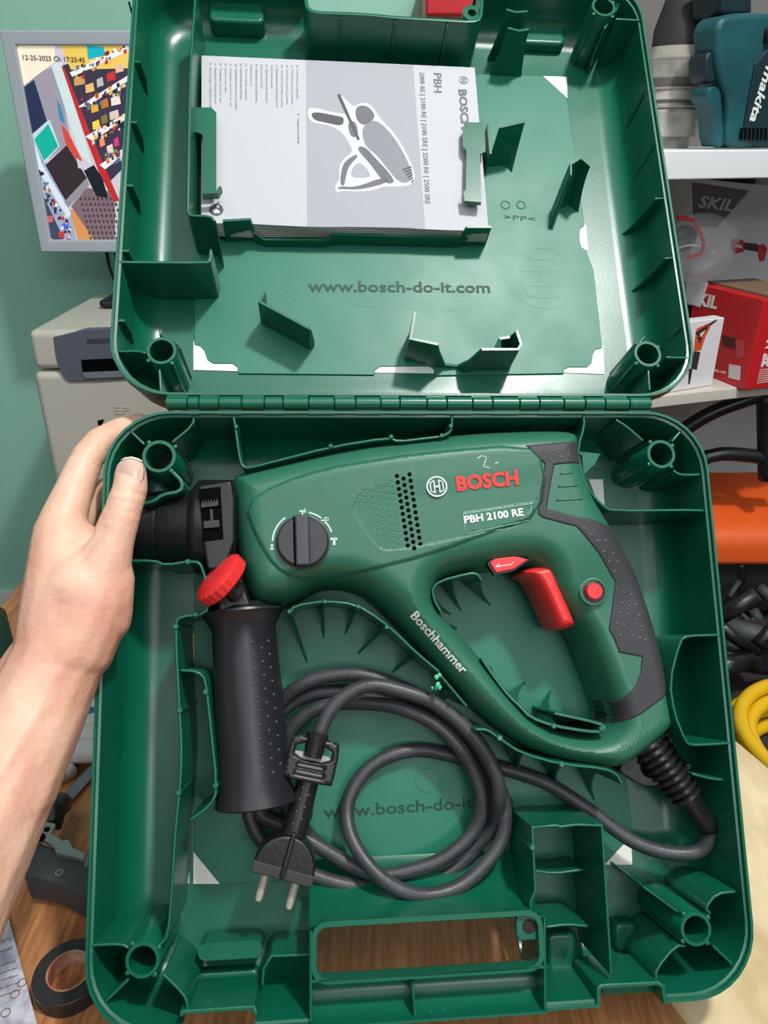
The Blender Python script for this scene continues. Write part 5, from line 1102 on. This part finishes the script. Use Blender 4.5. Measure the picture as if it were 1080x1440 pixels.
# ---------------- orange machine in a black tubular frame, bench under the shelf
lowb = MB().box((.42, 1.0, 0), (1.3, 1.49, .60)).build('low_cabinet', mat('dark_cabinet', (56, 54, 52), .7)); tag(lowb, 'dark low cabinet under the shelf behind the case', 'cabinet')
om = empty('engine_machine', M=Matrix.Translation((.55, 1.17, .60))); tag(om, 'orange covered machine in a black tubular frame under the shelf', 'machine')
FO = yplane(1.17); 
ORG = mat('orange_cover', (240, 98, 34), .45, bump=.15, bscale=500)
def oq(x, y): q_ = FO.at(x, y); return (q_.x-.55, 0, max(.016, q_.y+1.2-.60))
xa = oq(955, 700)[0]; zb_ = oq(1010, 797)[2]; zt_ = oq(1010, 768)[2]
pr2 = [(0, zb_), (0, zt_-.005), (.006, zt_+.016), (.03, zt_+.032), (.12, zt_+.052), (.20, zt_+.058), (.20, zb_)]
vs = [(x, y, z) for x in (xa, xa+.32) for y, z in pr2]; k = len(pr2)
MB().add(vs, [tuple(range(k)), tuple(range(2*k-1, k-1, -1))]+[(i, (i+1) % k, k+(i+1) % k, k+i) for i in range(k)]).build('cover', ORG, om, bevel=.012, seg=4)
a = oq(1008, 714); MB().add([(a[0]-.012, .045, zt_+.038), (a[0]+.010, .05, zt_+.040), (a[0]-.004, .07, zt_+.044)], [(0, 1, 2)]).build('warning_label', mat('label_yellow', (220, 200, 60), .5), om)
FRM = mat('black_tube', (26, 27, 29), .35)
def ot(P, r, name='frame_tube'): MB().tube(catmull([(q_[0], q_[1]+dy, q_[2]) for q_, dy in [(oq(x, y), d) for x, y, d in P]], .012), r, 14).build(name, FRM, om, smooth=True)
ot([(950, 622, .02), (1000, 590, .02), (1050, 570, .02), (1090, 560, .02), (1140, 575, .02)], .012)
ot([(975, 680, .02), (990, 655, .02), (1020, 645, .02), (1070, 648, .02), (1120, 655, .02)], .012); ot([(1082, 560, .02), (1084, 680, .02)], .012)
ot([(990, 872, -.06), (1040, 866, -.06), (1120, 858, -.06)], .014); ot([(1050, 800, .03), (1052, 860, .03), (1054, 940, .03)], .014); ot([(960, 640, .03), (975, 860, .03)], .012)
MB().box((xa+.01, .02, .01), (xa+.3, .19, zb_)).build('engine_block', mat('engine_dark', (34, 34, 35), .6, bump=.5, bscale=30), om, bevel=.01)
rr = random.Random(9); 
for k in range(12):
    x, y = rr.uniform(1015, 1090), rr.uniform(805, 1000); q_ = oq(x, y); MB().tube([(q_[0], -.02, q_[2]), (q_[0]+rr.uniform(-.03, .03), .0, q_[2]+rr.uniform(-.02, .02))], rr.uniform(.004, .012), 10).build('engine_fitting', rr.choice([FRM, mat('fitting_steel', (120, 120, 118), .35, metal=.8), TD]), om, smooth=True)
# yellow hose coil and grey rag on the floor side of the pale board
cb = flat_frame(.80); stl = MB().prism([(.30, .62), (.80, .2), (.9, .98), (.35, .98)], .70, .74).build('side_table', mat('side_table_dark', (40, 38, 36), .7)); tag(stl, 'dark side table right of the case carrying the yellow hose', 'table')
MB().box((.5, .6, 0), (.56, .66, .70)).build('leg', TD, stl)
YH = mat('yellow_hose', (222, 176, 20), .35); ys = empty('hose_coil', M=Matrix.Translation((.47, .655, .74))); tag(ys, 'yellow hose coil at the right edge beside the case', 'hose')
for k in range(5):
    r = .085+.012*(k % 3); z = .009+.013*k
    MB().tube([(r*math.cos(2*PI*i/48)+.03, r*math.sin(2*PI*i/48), z) for i in range(49)], .0085, 12, cap=False).build('hose_turn', YH, ys, smooth=True)
fr2 = flat_frame(.9); p = fr2.at(1052, 1050)
rg = MB().tube(catmull([(.335, .585, .76), (.33, .61, .79), (.335, .65, .80), (.34, .68, .78)], .005), .016, 14).build('grey_rag', mat('rag', (120, 118, 112), .9, bump=.8, bscale=80), smooth=True); tag(rg, 'crumpled grey rag between the yellow hose and the pale board', 'rag')
rr = random.Random(4)
bkt = empty('tool_pile', M=Matrix.Translation((.52, .84, .74))); tag(bkt, 'dark tools and clamps heaped behind the yellow hose', 'tools')
for k in range(16):
    a = Vector((rr.uniform(-.1, .12), rr.uniform(-.04, .06), rr.uniform(.02, .10))); b = a+Vector((rr.uniform(-.08, .08), rr.uniform(-.04, .04), rr.uniform(-.01, .05)))
    MB().tube([a, b], rr.uniform(.005, .014), 10).build('tool_piece', rr.choice([BLACK, BLACK, TD]), bkt, smooth=True)
# red carton high on the wall above the lid
fw2 = yplane(1.3); P = [fw2.at(x, y) for x, y in ((600, -60), (690, -60), (690, 26), (600, 22))]
rc = MB().box((P[0].x, P[3].y, -.1985), (P[1].x, P[0].y, 0)).build('wall_box', RB, M=fw2.m(), bevel=.004); tag(rc, 'red box fixed to the mint wall, seen through the lid handle opening', 'box')
